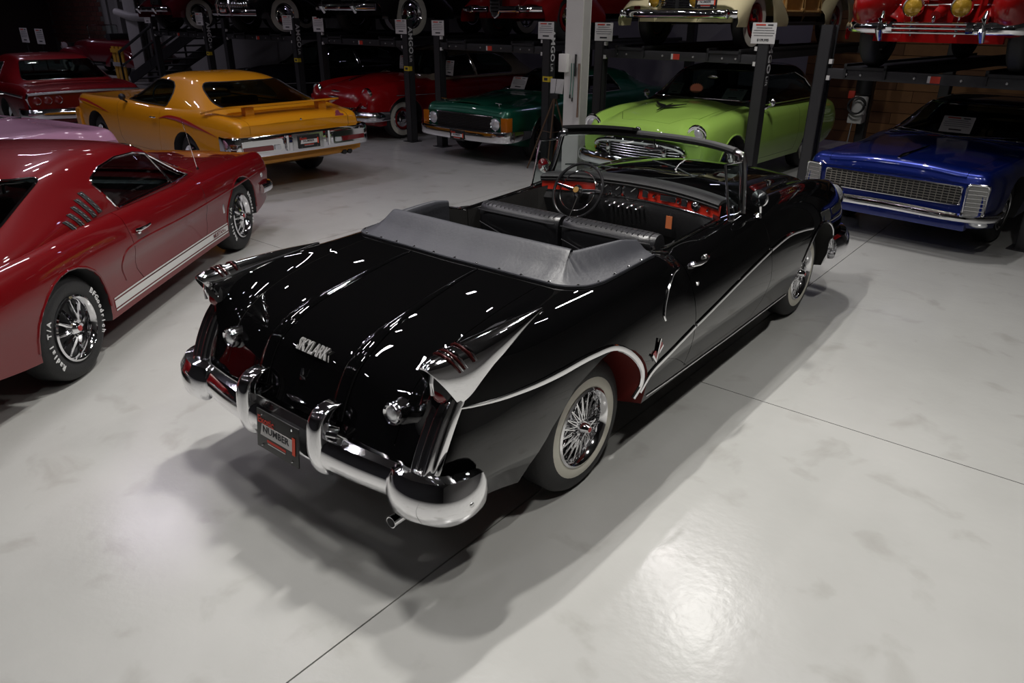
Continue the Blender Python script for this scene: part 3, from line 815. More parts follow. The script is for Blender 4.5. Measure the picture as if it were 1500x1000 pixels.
    MB().box(-.66, .66, .10, .28, .45, 1.0).build('rear_seat_back', LB, car, bevel=.05)
    MB().box(-.66, .66, .26, .70, .45, .68).build('rear_seat_cushion', LB, car, bevel=.05)
    # dashboard: padded black top, red band with instruments, black lower panel
    D = MB(); rows = []
    for i in range(21):
        t = -1 + 2 * i / 20; x = .70 * t; dy = -.11 * t * t
        prof = [(1.92, 1.20 - .035 * t * t), (1.84, 1.205 - .035 * t * t), (1.79, 1.195 - .03 * t * t), (1.765, 1.18 - .03 * t * t), (1.775, 1.165 - .03 * t * t)]
        rows.append([(x, y + dy, z) for y, z in prof])
    D.slab(rows, (0, 0, -.02)); dash = D.build('dashboard', mat('dash_vinyl', (.012, .012, .013), .42, bump=.15, bscale=150), car, 50)
    RB = mat('red_dash_paint', (.62, .03, .012), .35, coat=.6, noise=.05)
    D = MB(); D.slab([[(.70 * t, 1.79 - .11 * t * t, 1.168 - .03 * t * t), (.70 * t, 1.785 - .11 * t * t, 1.072 - .02 * t * t)] for t in np.linspace(-1, 1, 21)], (0, .02, 0)); D.build('dash_band', RB, dash)
    D = MB(); D.slab([[(.70 * t, 1.782 - .11 * t * t, 1.07 - .02 * t * t), (.70 * t, 1.76 - .11 * t * t, 1.0), (.70 * t, 1.80 - .11 * t * t, .85)] for t in np.linspace(-1, 1, 21)], (0, .02, 0)); D.build('dash_lower', mat('dash_vinyl', (0, 0, 0)), dash)
    MB().tube([(.70 * t, 1.778 - .11 * t * t, 1.072 - .02 * t * t) for t in np.linspace(-1, 1, 21)], .005, 6).build('dash_strip', CHROME, dash)
    def dashpt(x, z): return Vector((x, 1.785 - .11 * (x / .7) ** 2, z - .02 * (x / .7) ** 2))
    GF = mat('gauge_face', (.03, .03, .032), .3, coat=.5, noise=.1)
    for x, r in ((-.22, .05), (-.12, .045), (.0, .058)):
        g = MB(); g.lathe([(.001, -.004), (r, -.004), (r + .008, -.012), (r + .012, .0), (.001, .0)], dashpt(x, 1.115), 'y', 22, 1); go = g.build('gauge', CHROME, dash)
        g = MB(); g.lathe([(.001, -.008), (r - .004, -.007), (r - .004, -.002)], dashpt(x, 1.115), 'y', 22, 1); g.build('gauge_face', GF, go)
        MB().bar(dashpt(x, 1.115) + Vector((0, -.010, 0)), dashpt(x, 1.115) + Vector((.6 * r, -.010, .5 * r)), .004, .002, up=(0, 1, 0)).build('gauge_needle', WHITEINK, go)
    for x, w, h in ((.115, .045, .05), (.30, .12, .04), (.43, .045, .05)):
        c = dashpt(x, 1.118); g = MB(); g.box(c.x - w / 2, c.x + w / 2, c.y - .012, c.y, c.z - h / 2, c.z + h / 2); go = g.build('dash_bezel', CHROME, dash, bevel=.004)
        g = MB(); g.box(c.x - w / 2 + .006, c.x + w / 2 - .006, c.y - .016, c.y - .008, c.z - h / 2 + .006, c.z + h / 2 - .006); g.build('dash_insert', GF, go)
    for x, r in ((.19, .014), (.385, .014), (.52, .034), (.62, .012)):
        g = MB(); g.lathe([(.001, -.025), (r * .7, -.022), (r, -.01), (r, 0), (.001, 0)], dashpt(x, 1.115), 'y', 16, 1); g.build('dash_knob', CHROME, dash)
    for k in range(9):
        g = MB(); c = dashpt(-.16 + .035 * k, 1.035 - .02 * (k % 2)); g.ell(c + Vector((0, -.05, 0)), .010, .03, .010, 10, 6); g.build('control_lever', CHROME, dash)
    tg = MB(); c = dashpt(.35, 1.0) + Vector((0, -.06, 0))
    tg.box(c.x - .022, c.x + .022, c.y - .002, c.y + .002, c.z - .065, c.z + .02)
    to = tg.build('key_tag', mat('orange_card', (.55, .15, .05), .6, noise=.05), dash)
    MB().tube([(c.x, c.y, c.z + .02), (c.x, c.y + .03, c.z + .045)], .004, 6).build('key_ring', CHROME, to)
    # steering wheel
    C0 = Vector((-.365, 1.655, 1.09)); tilt = math.radians(28)
    ax = Vector((0, -math.cos(tilt), math.sin(tilt))); ux = Vector((1, 0, 0)); uy = Vector((0, math.sin(tilt), math.cos(tilt)))
    def ringpts(r, off=0): return [C0 + ax * off + ux * (r * math.cos(t)) + uy * (r * math.sin(t)) for t in np.linspace(0, 2 * PI, 41)[:-1]]
    SWM = mat('wheel_plastic', (.012, .012, .013), .2, coat=.8, noise=.1)
    sw = MB().tube(ringpts(.20), .011, 10, closed=True, up=ax).build('steering_wheel', SWM, car)
    MB().tube(ringpts(.145), .0045, 8, closed=True, up=ax).build('horn_ring', CHROME, sw)
    sp = MB()
    for a in (172, 8, 268): 
        t = math.radians(a); d = ux * math.cos(t) + uy * math.sin(t)
        sp.tube([C0 + d * .03 - ax * .005, C0 + d * .12 - ax * .003, C0 + d * .198], [.016, .012, .008], 8, flat=.5, up=ax)
    sp.build('wheel_spokes', CHROME, sw)
    hb = MB(); hb.tube([C0 - ax * .02, C0 + ax * .012, C0 + ax * .025], [.042, .042, .03], 18); hb.build('horn_button', CHROME, sw)
    MB().tube([C0 + ax * .024, C0 + ax * .028], .022, 16).build('horn_emblem', mat('brass_emblem', (.35, .2, .06), .3, .6, noise=.1), sw)
    MB().tube([C0 - ax * .02, C0 - ax * .35], [.035, .045], 12).build('steering_column', BLACK, sw)
    MB().tube([C0 - ax * .08, C0 - ax * .06 + ux * .14 + uy * .03], .006, 6).build('gear_lever', CHROME, sw)
    # windscreen
    def ws(t, h):  # t -1..1 across, h 0..1 up
        xb, yb, zb = .775 * math.sin(t * PI / 2) if False else .775 * t, 2.17 - .315 * abs(t) ** 2.6, 1.195 - .115 * abs(t) ** 2.0
        xt, yt, zt = .712 * t, 2.03 - .115 * abs(t) ** 2.6, 1.45 - .035 * abs(t) ** 3
        b = .015 * math.sin(PI * h)
        return Vector((xb + (xt - xb) * h, yb + (yt - yb) * h + b, zb + (zt - zb) * h))
    T = np.linspace(-1, 1, 33)
    MB().slab([[ws(t, h) for h in np.linspace(0, 1, 7)] for t in T], (0, .005, 0)).build('windscreen', GLASS, car, 50)
    hd = MB().tube([ws(t, 1.0) + Vector((0, 0, .012)) for t in T], .022, 10, flat=.9).build('windscreen_header', CHROME, car)
    MB().tube([ws(t, 1.0) + Vector((0, -.02, .022)) for t in np.linspace(-.93, .93, 25)], .030, 10, flat=.8).build('header_pad', BLACK, hd)
    MB().slab([[ws(t, 1.0) + Vector((0, -.02 - .09 * k, .035 + .02 * k)) for k in (0, 1)] for t in np.linspace(-.9, -.15, 12)], (0, 0, .02)).build('sun_visor', BLACK, hd)
    MB().tube([ws(t, 0) + Vector((0, 0, .0)) for t in T], .012, 8).build('windscreen_gasket', CHROME, car)
    for s in (1, -1):
        pp = [ws(s, h) + Vector((0, 0, 0)) for h in np.linspace(-.03, 1.0, 9)]
        MB().tube(pp[:-1] + [pp[-1] + Vector((-.01 * s, .0, .012)), pp[-1] + Vector((-.05 * s, .01, .022))], [.028, .026, .025, .025, .025, .025, .026, .028, .028, .024], 12, up=(0, 1, 0)).build('windscreen_pillar', CHROME, car)
        # quarter vent
        v = [Vector((.779 * s, 1.655, 1.07)), Vector((.712 * s, 1.659, 1.404)), ws(s, .93), ws(s, 0.02)]
        MB().tube([v[0], v[1], v[2]], .009, 8).build('vent_frame', CHROME, car)
        MB().tube([v[0], v[3]], .012, 8).build('vent_sill', CHROME, car)
        MB().poly([v[0], v[1], v[2], v[3]], (.004 * s, 0, 0)).build('vent_glass', GLASS, car)
        MB().ell(v[0] + Vector((0, .02, -.005)), .018, .03, .015, 12, 8).build('vent_pivot', CHROME, car)
        # outside mirror
        c = Vector((.86 * s, 1.93, 1.175))
        mm = MB(); mm.lathe([(.001, -.03), (.052, -.028), (.058, -.018), (.05, .0), (.03, .03), (.001, .042)], c, 'y', 24, 1); mo = mm.build('wing_mirror', CHROME, car)
        MB().lathe([(.001, -.034), (.046, -.032), (.046, -.029)], c, 'y', 24, 1).build('mirror_glass', mat('mirror_silver', (.75, .8, .82), .02, 1, noise=.01), mo)
        MB().tube([c + Vector((0, .01, -.03)), c + Vector((0, .02, -.10)), c + Vector((-.01 * s, .02, -.125))], [.012, .012, .028], 10).build('mirror_stem', CHROME, mo)
        # door cap trim
        q = [toppt(full, .735 * s, y, .004) for y in np.linspace(.87, 1.62, 12)]
        MB().tube(q, .010, 8, flat=.6).build('door_cap_strip', CHROME, hero_doors[s])
        q = [toppt(full, .775 * s, y, .003) for y in np.linspace(.70, .86, 5)]
        MB().tube(q, [.008, .016, .02, .018, .012], 10, flat=.6).build('striker_cap', CHROME, car)
    # inner mirror and wipers
    im = MB().ell((0, 2.06, 1.375), .085, .018, .026, 18, 10).build('inner_mirror', CHROME, car)
    MB().tube([(0, 2.06, 1.40), (0, 2.05, 1.455)], .006, 6).build('mirror_arm', BLACK, im)
    for x in (-.35, .3):
        q = [ws(x / .775 - .0, .02) + Vector((0, .03, 0)), ws((x - .18) / .775, .2) + Vector((0, .022, 0)), ws((x - .36) / .775, .3) + Vector((0, .02, 0))]
        MB().tube(q, .006, 6).build('wiper', BLACK, car)
    return car, full

def build_top_boot(full):
    """folded-top cover: padded vinyl, U shaped in plan, snapped to the deck edge"""
    V = mat('grey_vinyl', (.030, .031, .038), .45, noise=.08, nscale=5, bump=.12, bscale=60)
    t = None
    def path(u):  # u -1..1 around the U, base point and inward direction
        pts = np.array([(.795, .66), (.800, .50), (.802, .30), (.795, .14), (.765, .035), (.70, -.03), (.56, -.052), (.30, -.062), (0, -.066)])
        pts = np.vstack([pts, pts[-2::-1] * [-1, 1]])
        return pts
    P = spline(path(0), 6); n = len(P); rows = []
    rnd = random.Random(3)
    for i, (x, y) in enumerate(P):
        a = P[max(i - 1, 0)]; b = P[min(i + 1, n - 1)]
        d = Vector((b[0] - a[0], b[1] - a[1], 0)).normalized(); nn = Vector((d.y, -d.x, 0))
        if nn.dot(Vector((0 - x, .4 - y, 0))) < 0: nn = -nn
        k = min(1, max(0, (.70 - y) / .6)); side = 1 if abs(x) > .74 else 0
        e = min(1, min(i, n - 1 - i) / 5)
        h = (.085 + .038 * k) * (.8 + .2 * e) ; w = .10 + .10 * k
        wr = .0012 * math.sin(i * 1.7) + .0015 * math.sin(i * .61 + 1)
        if 20 < i < 27 or n - 27 < i < n - 20: wr += .003 * math.sin(i * 2.6)
        base = toppt(full, x, y); z0 = base.z if base else 1.09
        z0 = max(z0, 1.055)
        prof = [(-.012, .002), (0, .008), (.025, .018 + wr * .5), (w * .45, h * .40 + wr), (w * .76, h * .80 + wr * .6), (w * .95, h), (w * 1.08, h * .92), (w * 1.10, .02), (w * 1.12, -.08)]
        rows.append([(x + nn.x * o, y + nn.y * o, z0 + u) for o, u in spline(np.array(prof), 3)])
    t = tag(MB().slab(rows, (0, 0, -.006)).build('top_boot_cover', V, convertible, 60), 'grey vinyl cover over the folded top')
    # front edge roll and snaps
    m = MB()
    L = 0
    snaps = []
    acc = 0
    for i in range(1, n):
        acc += math.hypot(*(P[i] - P[i - 1]))
        if acc > .125:
            acc = 0; snaps.append(i)
    for i in snaps:
        p = Vector(rows[i][3]); 
        MB().lathe([(.001, .008), (.007, .006), (.009, 0), (.001, -.004)], p + Vector((0, 0, .002)), 'z', 10, 1).build('snap', CHROME, t)
    MB().tube([Vector(r[1]) + Vector((0, 0, .004)) for r in rows], .006, 6).build('edge_welt', V, t)
    return t
convertible, CONV_BVH = build_convertible()
build_top_boot(CONV_BVH)
# ------------------------------------------------------------------ generic builders for the closed cars
def offset_mesh(me, t):
    m = me.copy(); n = len(m.vertices)
    co = np.empty(n * 3); m.vertices.foreach_get('co', co); no = np.empty(n * 3)
    m.vertex_normals.foreach_get('vector', no)
    m.vertices.foreach_set('co', co + no * t); m.update()
    return m
def cutp(pol, axis, lo, hi): return prism(pol, axis, min(lo, hi), max(lo, hi))
def body_shell(car, A, P, arches, sharp=(8,), nu=4, nv=3, cockpit=None, doors=(), hood=None, lid=None, well=None, gap=.003, arch_in=.6, names=('hood', 'trunk_lid')):
    me = loft(A, nu, nv, sharp); full = bvh(me)
    for _ in range(3): me.materials.append(None)
    for (y, z, r, ry) in arches:
        pol = arc(y, z, r, -25, 205, 16, ry) + [(y - ry * .9, -.1), (y + ry * .9, -.1)]
        for s in (-1, 1): me = boolean(me, cutp(pol, 'x', arch_in * s, 1.4 * s), idx=1)
    if cockpit:
        x0, y0, y1, zf = cockpit
        me = boolean(me, prism([(-x0, y0), (x0, y0), (x0, y1), (-x0, y1)], 'z', zf, 2.5), idx=2)
    pans = []
    def infl(pol, k):
        ca = sum(p[0] for p in pol) / len(pol); cb = sum(p[1] for p in pol) / len(pol); out = []
        for a, b in pol:
            d = math.hypot(a - ca, b - cb); out.append((ca + (a - ca) * (1 + k / d), cb + (b - cb) * (1 + k / d)))
        return out
    def split(me, pol, axis, lo, hi, nm):
        pn = boolean(me, cutp(infl(pol, -gap), axis, lo, hi), 'INTERSECT')
        me = boolean(me, cutp(infl(pol, gap), axis, lo, hi), idx=2)
        pans.append((nm, pn)); return me
    for pol in doors:
        for s in (1, -1): me = split(me, pol, 'x', ((cockpit[0] - .01) if cockpit else .55) * s, 1.4 * s, 'door')
    if hood: me = split(me, hood[0], 'z', hood[1], 2.5, names[0])
    if lid: me = split(me, lid[0], 'z', lid[1], 2.5, names[1])
    ms = [P, well or DARKHOLE, INTERIOR]
    o = {'body': ob('body', set_mats(me, ms), car, None, 32), 'doors': []}
    for nm, pn in pans:
        if len(pn.polygons) == 0: continue
        q = ob(nm, set_mats(pn, ms), car, None, 32)
        if nm == 'door': o['doors'].append(q)
        else: o[nm] = q
    return o, full
def greenhouse(car, St, P, side=(), front=None, rear=None, glass=None, trim=None, nu=4, nv=4, thick=.035, ymid=0.8, trim_r=.008, roof_name='roof', sharp=()):
    """closed loft -> thin shell with real window openings, panes and trim"""
    glass = glass or TINT; trim = trim or CHROME
    outer = loft(arr(St), nu, nv, sharp); b = bvh(outer)
    shell = boolean(outer, offset_mesh(outer, -thick))
    pane = boolean(offset_mesh(outer, -.010), offset_mesh(outer, -.016))
    cuts = []
    for pol in side:
        for s in (1, -1): cuts.append(('side_window', cutp(pol, 'x', .12 * s, 1.5 * s), pol, s))
    if front: cuts.append(('windscreen', cutp(front, 'y', ymid, 5), front, 0))
    if rear: cuts.append(('rear_window', cutp(rear, 'y', ymid, -5), rear, 0))
    for nm, c, pol, s in cuts: shell = boolean(shell, c)
    ro = ob(roof_name, shell, car, P, 32)
    for nm, c, pol, s in cuts:
        g = boolean(pane, c, 'INTERSECT')
        if len(g.polygons): go = ob(nm, g, car, glass, 32)
        else: continue
        pts = []
        k = len(pol)
        for i in range(k):
            a = pol[i]; d = pol[(i + 1) % k]; m = max(2, int(math.hypot(d[0] - a[0], d[1] - a[1]) / .06))
            for j in range(m):
                q = (a[0] + (d[0] - a[0]) * j / m, a[1] + (d[1] - a[1]) * j / m)
                h = sidept(b, q[0], q[1], s, .002) if nm == 'side_window' else (frontpt(b, q[0], q[1], .002) if nm == 'windscreen' else rearpt(b, q[0], q[1], .002))
                if h is not None: pts.append(h)
        if len(pts) > 4 and trim_r > 0: MB().tube(pts, trim_r, 6, closed=True).build('window_trim', trim, go)
    return ro, b
def rrect(x0, x1, z0, z1, r=.03, n=4):
    pts = []
    for cx, cz, a in ((x1 - r, z1 - r, 0), (x0 + r, z1 - r, 90), (x0 + r, z0 + r, 180), (x1 - r, z0 + r, 270)):
        pts += [(cx + r * math.cos(math.radians(a + 90 * i / n)), cz + r * math.sin(math.radians(a + 90 * i / n))) for i in range(n + 1)]
    return pts
def trap(xb, xt, zb, zt, r=.04):
    """rounded trapezium, symmetric about x = 0"""
    P = [(xb, zb), (xt, zt), (-xt, zt), (-xb, zb)]; out = []
    for i in range(4):
        p = Vector(P[i]); a = Vector(P[i - 1]); b = Vector(P[(i + 1) % 4])
        u = (a - p).normalized() * r; v = (b - p).normalized() * r
        for t in np.linspace(0, 1, 5): out.append(tuple(p + u * (1 - t) ** 2 + v * t ** 2))
    return out
def seats(car, y, x=.34, z=.55, h=.45, w=.5, m=None):
    for s in (-1, 1):
        MB().box(s * x - w / 2, s * x + w / 2, y - .1, y + .06, z - .2, z + h).build('seat_back', m or LEATHER, car, bevel=.04)
        MB().box(s * x - w / 2, s * x + w / 2, y, y + .5, z - .25, z).build('seat_cushion', m or LEATHER, car, bevel=.04)
def steering(car, x, y, z, r=.2, tilt=30):
    t = math.radians(tilt); c = Vector((x, y, z)); ax = Vector((0, -math.cos(t), math.sin(t))); ux = Vector((1, 0, 0)); uy = Vector((0, math.sin(t), math.cos(t)))
    o = MB().tube([c + ux * (r * math.cos(a)) + uy * (r * math.sin(a)) for a in np.linspace(0, 2 * PI, 29)[:-1]], .012, 8, closed=True, up=ax).build('steering_wheel', BLACK, car)
    m = MB()
    for a in (0, 180, 270): m.tube([c - ax * .03, c + (ux * math.cos(math.radians(a)) + uy * math.sin(math.radians(a))) * r], .010, 6)
    m.tube([c, c - ax * .4], .03, 8); m.build('steering_column', BLACK, o)
def round_lamp(car, c, r, depth=.05, name='headlamp', lens=None, ring=CHROME, ringw=.02, sgn=1):
    c = Vector(c)
    o = MB().lathe([(.001, .0 + depth * .55), (r * .5, depth * .45), (r * .85, depth * .2), (r, 0), (r, -.03), (.001, -.03)], c, 'y', 22, sgn).build(name, lens or LENS, car)
    MB().lathe([(r - .003, -.03), (r - .002, .008), (r + ringw * .5, .018), (r + ringw, .0), (r + ringw, -.03)], c, 'y', 22, sgn).build('lamp_ring', ring, o)
    return o
def stripe_on(b, pts, s, w, car, m, name, n=5, lift=.003):
    """flat tape on the flank: pts (y,z) centre line, width w (or list)"""
    q = spline(np.array(pts, float), n); rows = []
    k = len(q)
    for i, p in enumerate(q):
        ww = w(i / (k - 1)) if callable(w) else w
        a = q[max(i - 1, 0)]; c = q[min(i + 1, k - 1)]; d = np.array([c[0] - a[0], c[1] - a[1]]); d = d / np.linalg.norm(d); nn = np.array([-d[1], d[0]])
        row = []
        for t in (-1, 0, 1):
            h = sidept(b, p[0] + nn[0] * ww / 2 * t, p[1] + nn[1] * ww / 2 * t, s, lift)
            if h is None: break
            row.append(h)
        if len(row) == 3: rows.append(row)
    if len(rows) > 1: return MB().slab(rows, (.001 * s, 0, 0)).build(name, m, car, 60)
def bumper(name, path, parent, prof=None): return bumper_sweep(name, path, prof or CPROF, parent)
def nose_place(root, nose, theta, ynose, k=1.0):
    """put a car whose front is at local y = ynose so that it faces the hall: heading -(sin t, cos t)"""
    root.scale = (k, k, k)
    root.rotation_euler = (0, 0, PI - theta)
    root.location = (nose[0] + math.sin(theta) * ynose * k, nose[1] + math.cos(theta) * ynose * k, nose[2] if len(nose) > 2 else 0)
def sixties_net(yr, yf, wb, hw, zdeck, zbelt, zhood, zcowl, zff, zrear=.62, zfront=.62, rk=.24, hip=.0, noser=.06, yc=None, ydk=-.35, front_in=.05, rear_in=.05, zfb=.40, zrb=.40, crown=.015, edge=.03):
    """control net for a three-box 1960s body; rear axle at y = 0"""
    yc = yc or wb - .75
    def S(y, zc, zf, w, top_in=.10, up=.06, zb=rk, wl=.03, dy=0, zmx=.62, nf=1.0):
        return [(0, y + dy * 0, zc + crown), (.33 * nf, y, zc + crown * .8), (.62 * nf, y, zc), ((w - top_in - .08), y, zc * .35 + zf * .65), (w - top_in, y, zf), (w - edge, y, zf - up), (w, y, zmx), (w - .005, y, zmx - .18), (w - wl - .02, y, zb), (w - .22, y, zb - .02), (0, y, zb - .02)]
    A = [S(yr, zrear + .20, zrear + .20, hw - rear_in - .03, .06, .05, zrb, .03, zmx=.60),
         S(yr + .05, zdeck - .05, zdeck - .05, hw - rear_in, .07, .05, zrb - .06, .03),
         S(yr + .28, zdeck - .012, zdeck - .01, hw - rear_in * .5, .09, .06, zrb - .10),
         S(-.45, zdeck, zdeck + .005 + hip, hw, .10, .07, rk),
         S(.0, zbelt, zbelt + hip, hw + .005, .11, .08, rk),
         S(.45, zbelt, zbelt + hip * .5, hw, .11, .08, rk),
         S(1.1, zbelt, zbelt, hw - .015, .10, .07, rk),
         S(wb - 1.2, zbelt + .005, zbelt + .005, hw - .015, .10, .07, rk),
         S(yc, zcowl, zbelt + .01, hw - .01, .10, .07, rk),
         S(wb - .3, zhood + (zcowl - zhood) * .6, zff + .02, hw, .10, .07, rk),
         S(wb + .25, zhood + (zcowl - zhood) * .2, zff + .01, hw, .10, .07, rk),
         S(yf - .30, zhood, zff, hw - front_in * .3, .09, .06, rk + .06),
         S(yf - noser, zhood - .03, zff - .015, hw - front_in, .08, .05, zfb - .04),
         S(yf, zfront + .14, zfront + .15, hw - front_in - .03, .07, .05, zfb, zmx=.58)]
    return np.array(A)

# ------------------------------------------------------------------ red fastback
def build_fastback():
    car = thing('fastback_car', 'dark red 1960s fastback with white rocker stripes and slotted roof pillar vents', 'car')
    P = paint('dark_red_paint', (.135, .002, .004), .0, .35)
    def S(y, zc, zf, w, zb=.24, dz=0, mx=.555, ti=.10, up=.05, sc=0.0):
        return [(0, y, zc + .015), (.33, y, zc + .012), (.58, y, zc), (w - ti - .07, y, zc * .4 + zf * .6), (w - ti, y, zf), (w - .035, y, zf - up), (w, y, mx + .06), (w - .012 - sc, y, mx - .06), (w - .03, y, zb), (w - .22, y, zb - .02), (0, y, zb - .02)]
    A = np.array([S(-.93, .69, .69, .80, .44, ti=.06), S(-.90, .79, .79, .825, .38, ti=.07), S(-.6, .825, .825, .85, .30), S(-.2, .845, .85, .87, .25), S(.3, .85, .865, .872, .23, sc=.01),
                  S(.8, .85, .855, .868, .23, sc=.02), S(1.4, .845, .84, .866, .23, sc=.02), S(1.95, .855, .835, .866, .23, sc=.015), S(2.4, .86, .83, .868, .23), S(2.9, .845, .82, .868, .24), S(3.35, .81, .80, .86, .30), S(3.50, .775, .79, .85, .36, ti=.08), S(3.56, .64, .72, .83, .44, ti=.07)])
    ar = [(0, .325, .365, .37), (2.74, .325, .365, .37)]
    door = [(.72, 1.2), (.73, .75), (.78, .45), (.86, .34), (1.92, .34), (1.97, .42), (1.96, 1.2)]
    parts, b = body_shell(car, A, P, ar, cockpit=(.66, .15, 1.85, .45), doors=[door], hood=([(-.60, 2.10), (.60, 2.10), (.62, 3.48), (-.62, 3.48)], .68), lid=([(-.55, -.88), (.55, -.88), (.55, -.55), (-.55, -.55)], .66), nu=4)
    def g(y, zc, xe, ze, xb=.755, zb=.835): return (y, [(0, zc), (xe * .5, zc - .006), (xe * .84, zc - .028 if zc - ze > .07 else ze + .014), (xe, ze), (xb, zb), (.60, .77), (0, .77)])
    G = [g(2.15, .875, .70, .855, .74, .82), g(1.85, 1.03, .67, .96), g(1.55, 1.195, .635, 1.12), g(1.35, 1.24, .625, 1.165), g(1.0, 1.262, .62, 1.18, .76, .84), g(.65, 1.25, .625, 1.155, .765, .845), g(.25, 1.175, .635, 1.085, .775, .845), g(-.2, 1.03, .65, .965, .775, .84), g(-.62, .875, .67, .85, .74, .81)]
    side = [[(1.97, .865), (1.90, .90), (1.52, 1.115), (1.38, 1.145), (1.12, 1.155), (.88, 1.13), (.73, 1.085), (.70, 1.055), (.80, .89), (.83, .865)]]
    front = trap(.66, .53, .895, 1.175, .05); rear = trap(.66, .58, .895, 1.165, .04)
    ro, gb = greenhouse(car, G, P, side, front, rear, ymid=.9, glass=TINT)
    # A-post and quarter light bar
    for s in (1, -1):
        a = sidept(gb, 1.66, .865, s, .004); t = sidept(gb, 1.53, 1.11, s, .004)
        MB().tube([a, t], .008, 6).build('vent_bar', CHROME, car)
        # slotted vents behind the door
        for k in range(5):
            y0 = .54 - .075 * k; z0 = 1.035 - .028 * k; L = .145 - .017 * k
            rows = []
            for i in range(5):
                t = i / 4; y = y0 + .075 * t; z = z0 - L * t
                rows.append([sidept(gb, y - .024, z, s, .003), sidept(gb, y + .024, z, s, .003)])
            if all(p is not None for r in rows for p in r):
                v = MB().slab(rows, (.002 * s, 0, 0)).build('vent_slot', DARKHOLE, ro)  # dark sheet on the pillar, painted as the shade inside the opening
                for i in range(4):
                    p = (Vector(rows[i][0]) + Vector(rows[i + 1][1])) / 2
                    MB().bar(p + Vector((.003 * s, -.012, .01)), p + Vector((.003 * s, .014, -.008)), .004, .008, up=(1, 0, 0)).build('vent_blade', CHROME_SATIN, v)
        # stripes
        W = mat('white_stripe', (.62, .61, .60), .4, noise=.03)
        ln = [(.42, .315), (1.2, .315), (2.35, .315)]
        stripe_on(b, ln, s, .048, car, W, 'rocker_stripe', 8)
        stripe_on(b, [(p[0], p[1] + .04) for p in ln], s, .010, car, W, 'pin_stripe', 8)
        stripe_on(b, [(p[0], p[1] - .04) for p in ln], s, .010, car, W, 'pin_stripe', 8)
        p = sidept(b, 2.17, .315, s, .006)
        place_text('stripe_lettering', 'MUSTANG', .05, P, car, p, (0, s, 0), (0, 0, 1), .0005, True, sx=1.1)
        # body crease behind and along the door (scoop)
        q = sidepath(b, [(.62, .42), (.585, .55), (.62, .605), (.75, .63), (1.6, .62), (2.6, .635), (3.2, .65)], s, 6, .001)
        MB().tube(q, .010, 8, flat=.5, up=(s, 0, 0)).build('side_crease', P, car)
        for y, z in ((0, .325), (2.74, .325)):
            q = sidepath(b, arc(y, z, .372, 0, 180, 14, .378), s, 1, -.002)
            MB().tube(q, .010, 6).build('arch_lip', P, car)
        hp = sidept(b, .83, .715, s)
        h = MB().tube([hp + Vector((.01 * s, -.02, 0)), hp + Vector((.035 * s, -.01, .005)), hp + Vector((.04 * s, .06, .006)), hp + Vector((.035 * s, .13, .008))], [.012, .013, .010, .008], 8)
        h.ell(hp + Vector((.02 * s, -.01, -.012)), .016, .02, .018, 10, 6)
        h.build('door_handle', CHROME, parts['doors'][0 if s > 0 else 1] if len(parts['doors']) > 1 else car)
        MB().box(*sorted((sidept(b, 2.3, .50, s).x - .004 * s, sidept(b, 2.3, .50, s).x + .006 * s)), 2.285, 2.315, .46, .54).build('fender_badge', CHROME, car, bevel=.003)
        MB().lathe([(.001, .006), (.02, .006), (.024, 0), (.001, -.004)], sidept(b, 3.30, .60, s), 'x', 14, s).build('side_marker', LENS, car)
        round_lamp(car, (.68 * s, 3.56, .60), .085)
    MB().tube([(.68, 2.30, .84), (.66, 2.20, 1.30)], [.004, .0015], 6).build('antenna', CHROME, car)
    MB().tube([(.68, 2.30, .83), (.68, 2.30, .865)], [.016, .010], 10).build('antenna_base', CHROME, car)
    bumper('front_bumper', [(.86, 3.25, .47, .09, .03), (.84, 3.5, .47, .10, .05), (.6, 3.60, .47, .10, .05), (0, 3.63, .47, .10, .05), (-.6, 3.60, .47, .10, .05), (-.84, 3.5, .47, .10, .05), (-.86, 3.25, .47, .09, .03)], car)
    bumper('rear_bumper', [(-.84, -.72, .47, .09, .03), (-.82, -.92, .47, .10, .05), (0, -1.0, .47, .10, .05), (.82, -.92, .47, .10, .05), (.84, -.72, .47, .09, .03)], car)
    g = MB()
    for k in range(7): g.box(-.5, .5, 3.555, 3.575, .55 + .03 * k, .56 + .03 * k)
    tag(g.build('grille', CHROME, car), None, kind='stuff')
    for s in (1, -1):
        for k in range(3): MB().box(.50 * s + (.07 * k - .07) - .022, .50 * s + (.07 * k - .07) + .022, -.945, -.92, .58, .72).build('tail_lamp', REDLENS, car, bevel=.004)
    for y in (0, 2.74):
        for s in (1, -1):
            wheel(car, .83 * s, y, .325, .325, .22, s, 'styled', rim=.198, letters=[('BFGoodrich', .1), ('Radial T/A', .1 + PI)])
    seats(car, .95, .32, .52, .38, .5); MB().box(-.6, .6, .2, .35, .4, .80).build('rear_seat', LEATHER, car, bevel=.04)
    MB().box(-.62, .62, 1.70, 1.84, .62, .85).build('dashboard', BLACK, car, bevel=.03)
    steering(car, -.35, 1.55, .86, .18)
    MB().ell((0, 1.5, 1.12), .10, .02, .03).build('inner_mirror', BLACK, car)
    # stand it on the floor: right wheels at the two measured places
    k = 1.07; hx, hy = -.608, .794; n = math.hypot(hx, hy); hx, hy = hx / n, hy / n
    rz = math.atan2(-hx, hy)
    car.scale = (k, k, k); car.rotation_euler = (0, 0, rz)
    rx, ry = math.cos(rz), math.sin(rz)
    ax, ay = -2.43, -1.06   # right rear wheel face
    car.location = (ax - rx * .83 * k, ay - ry * .83 * k, 0)
    return car
build_fastback()

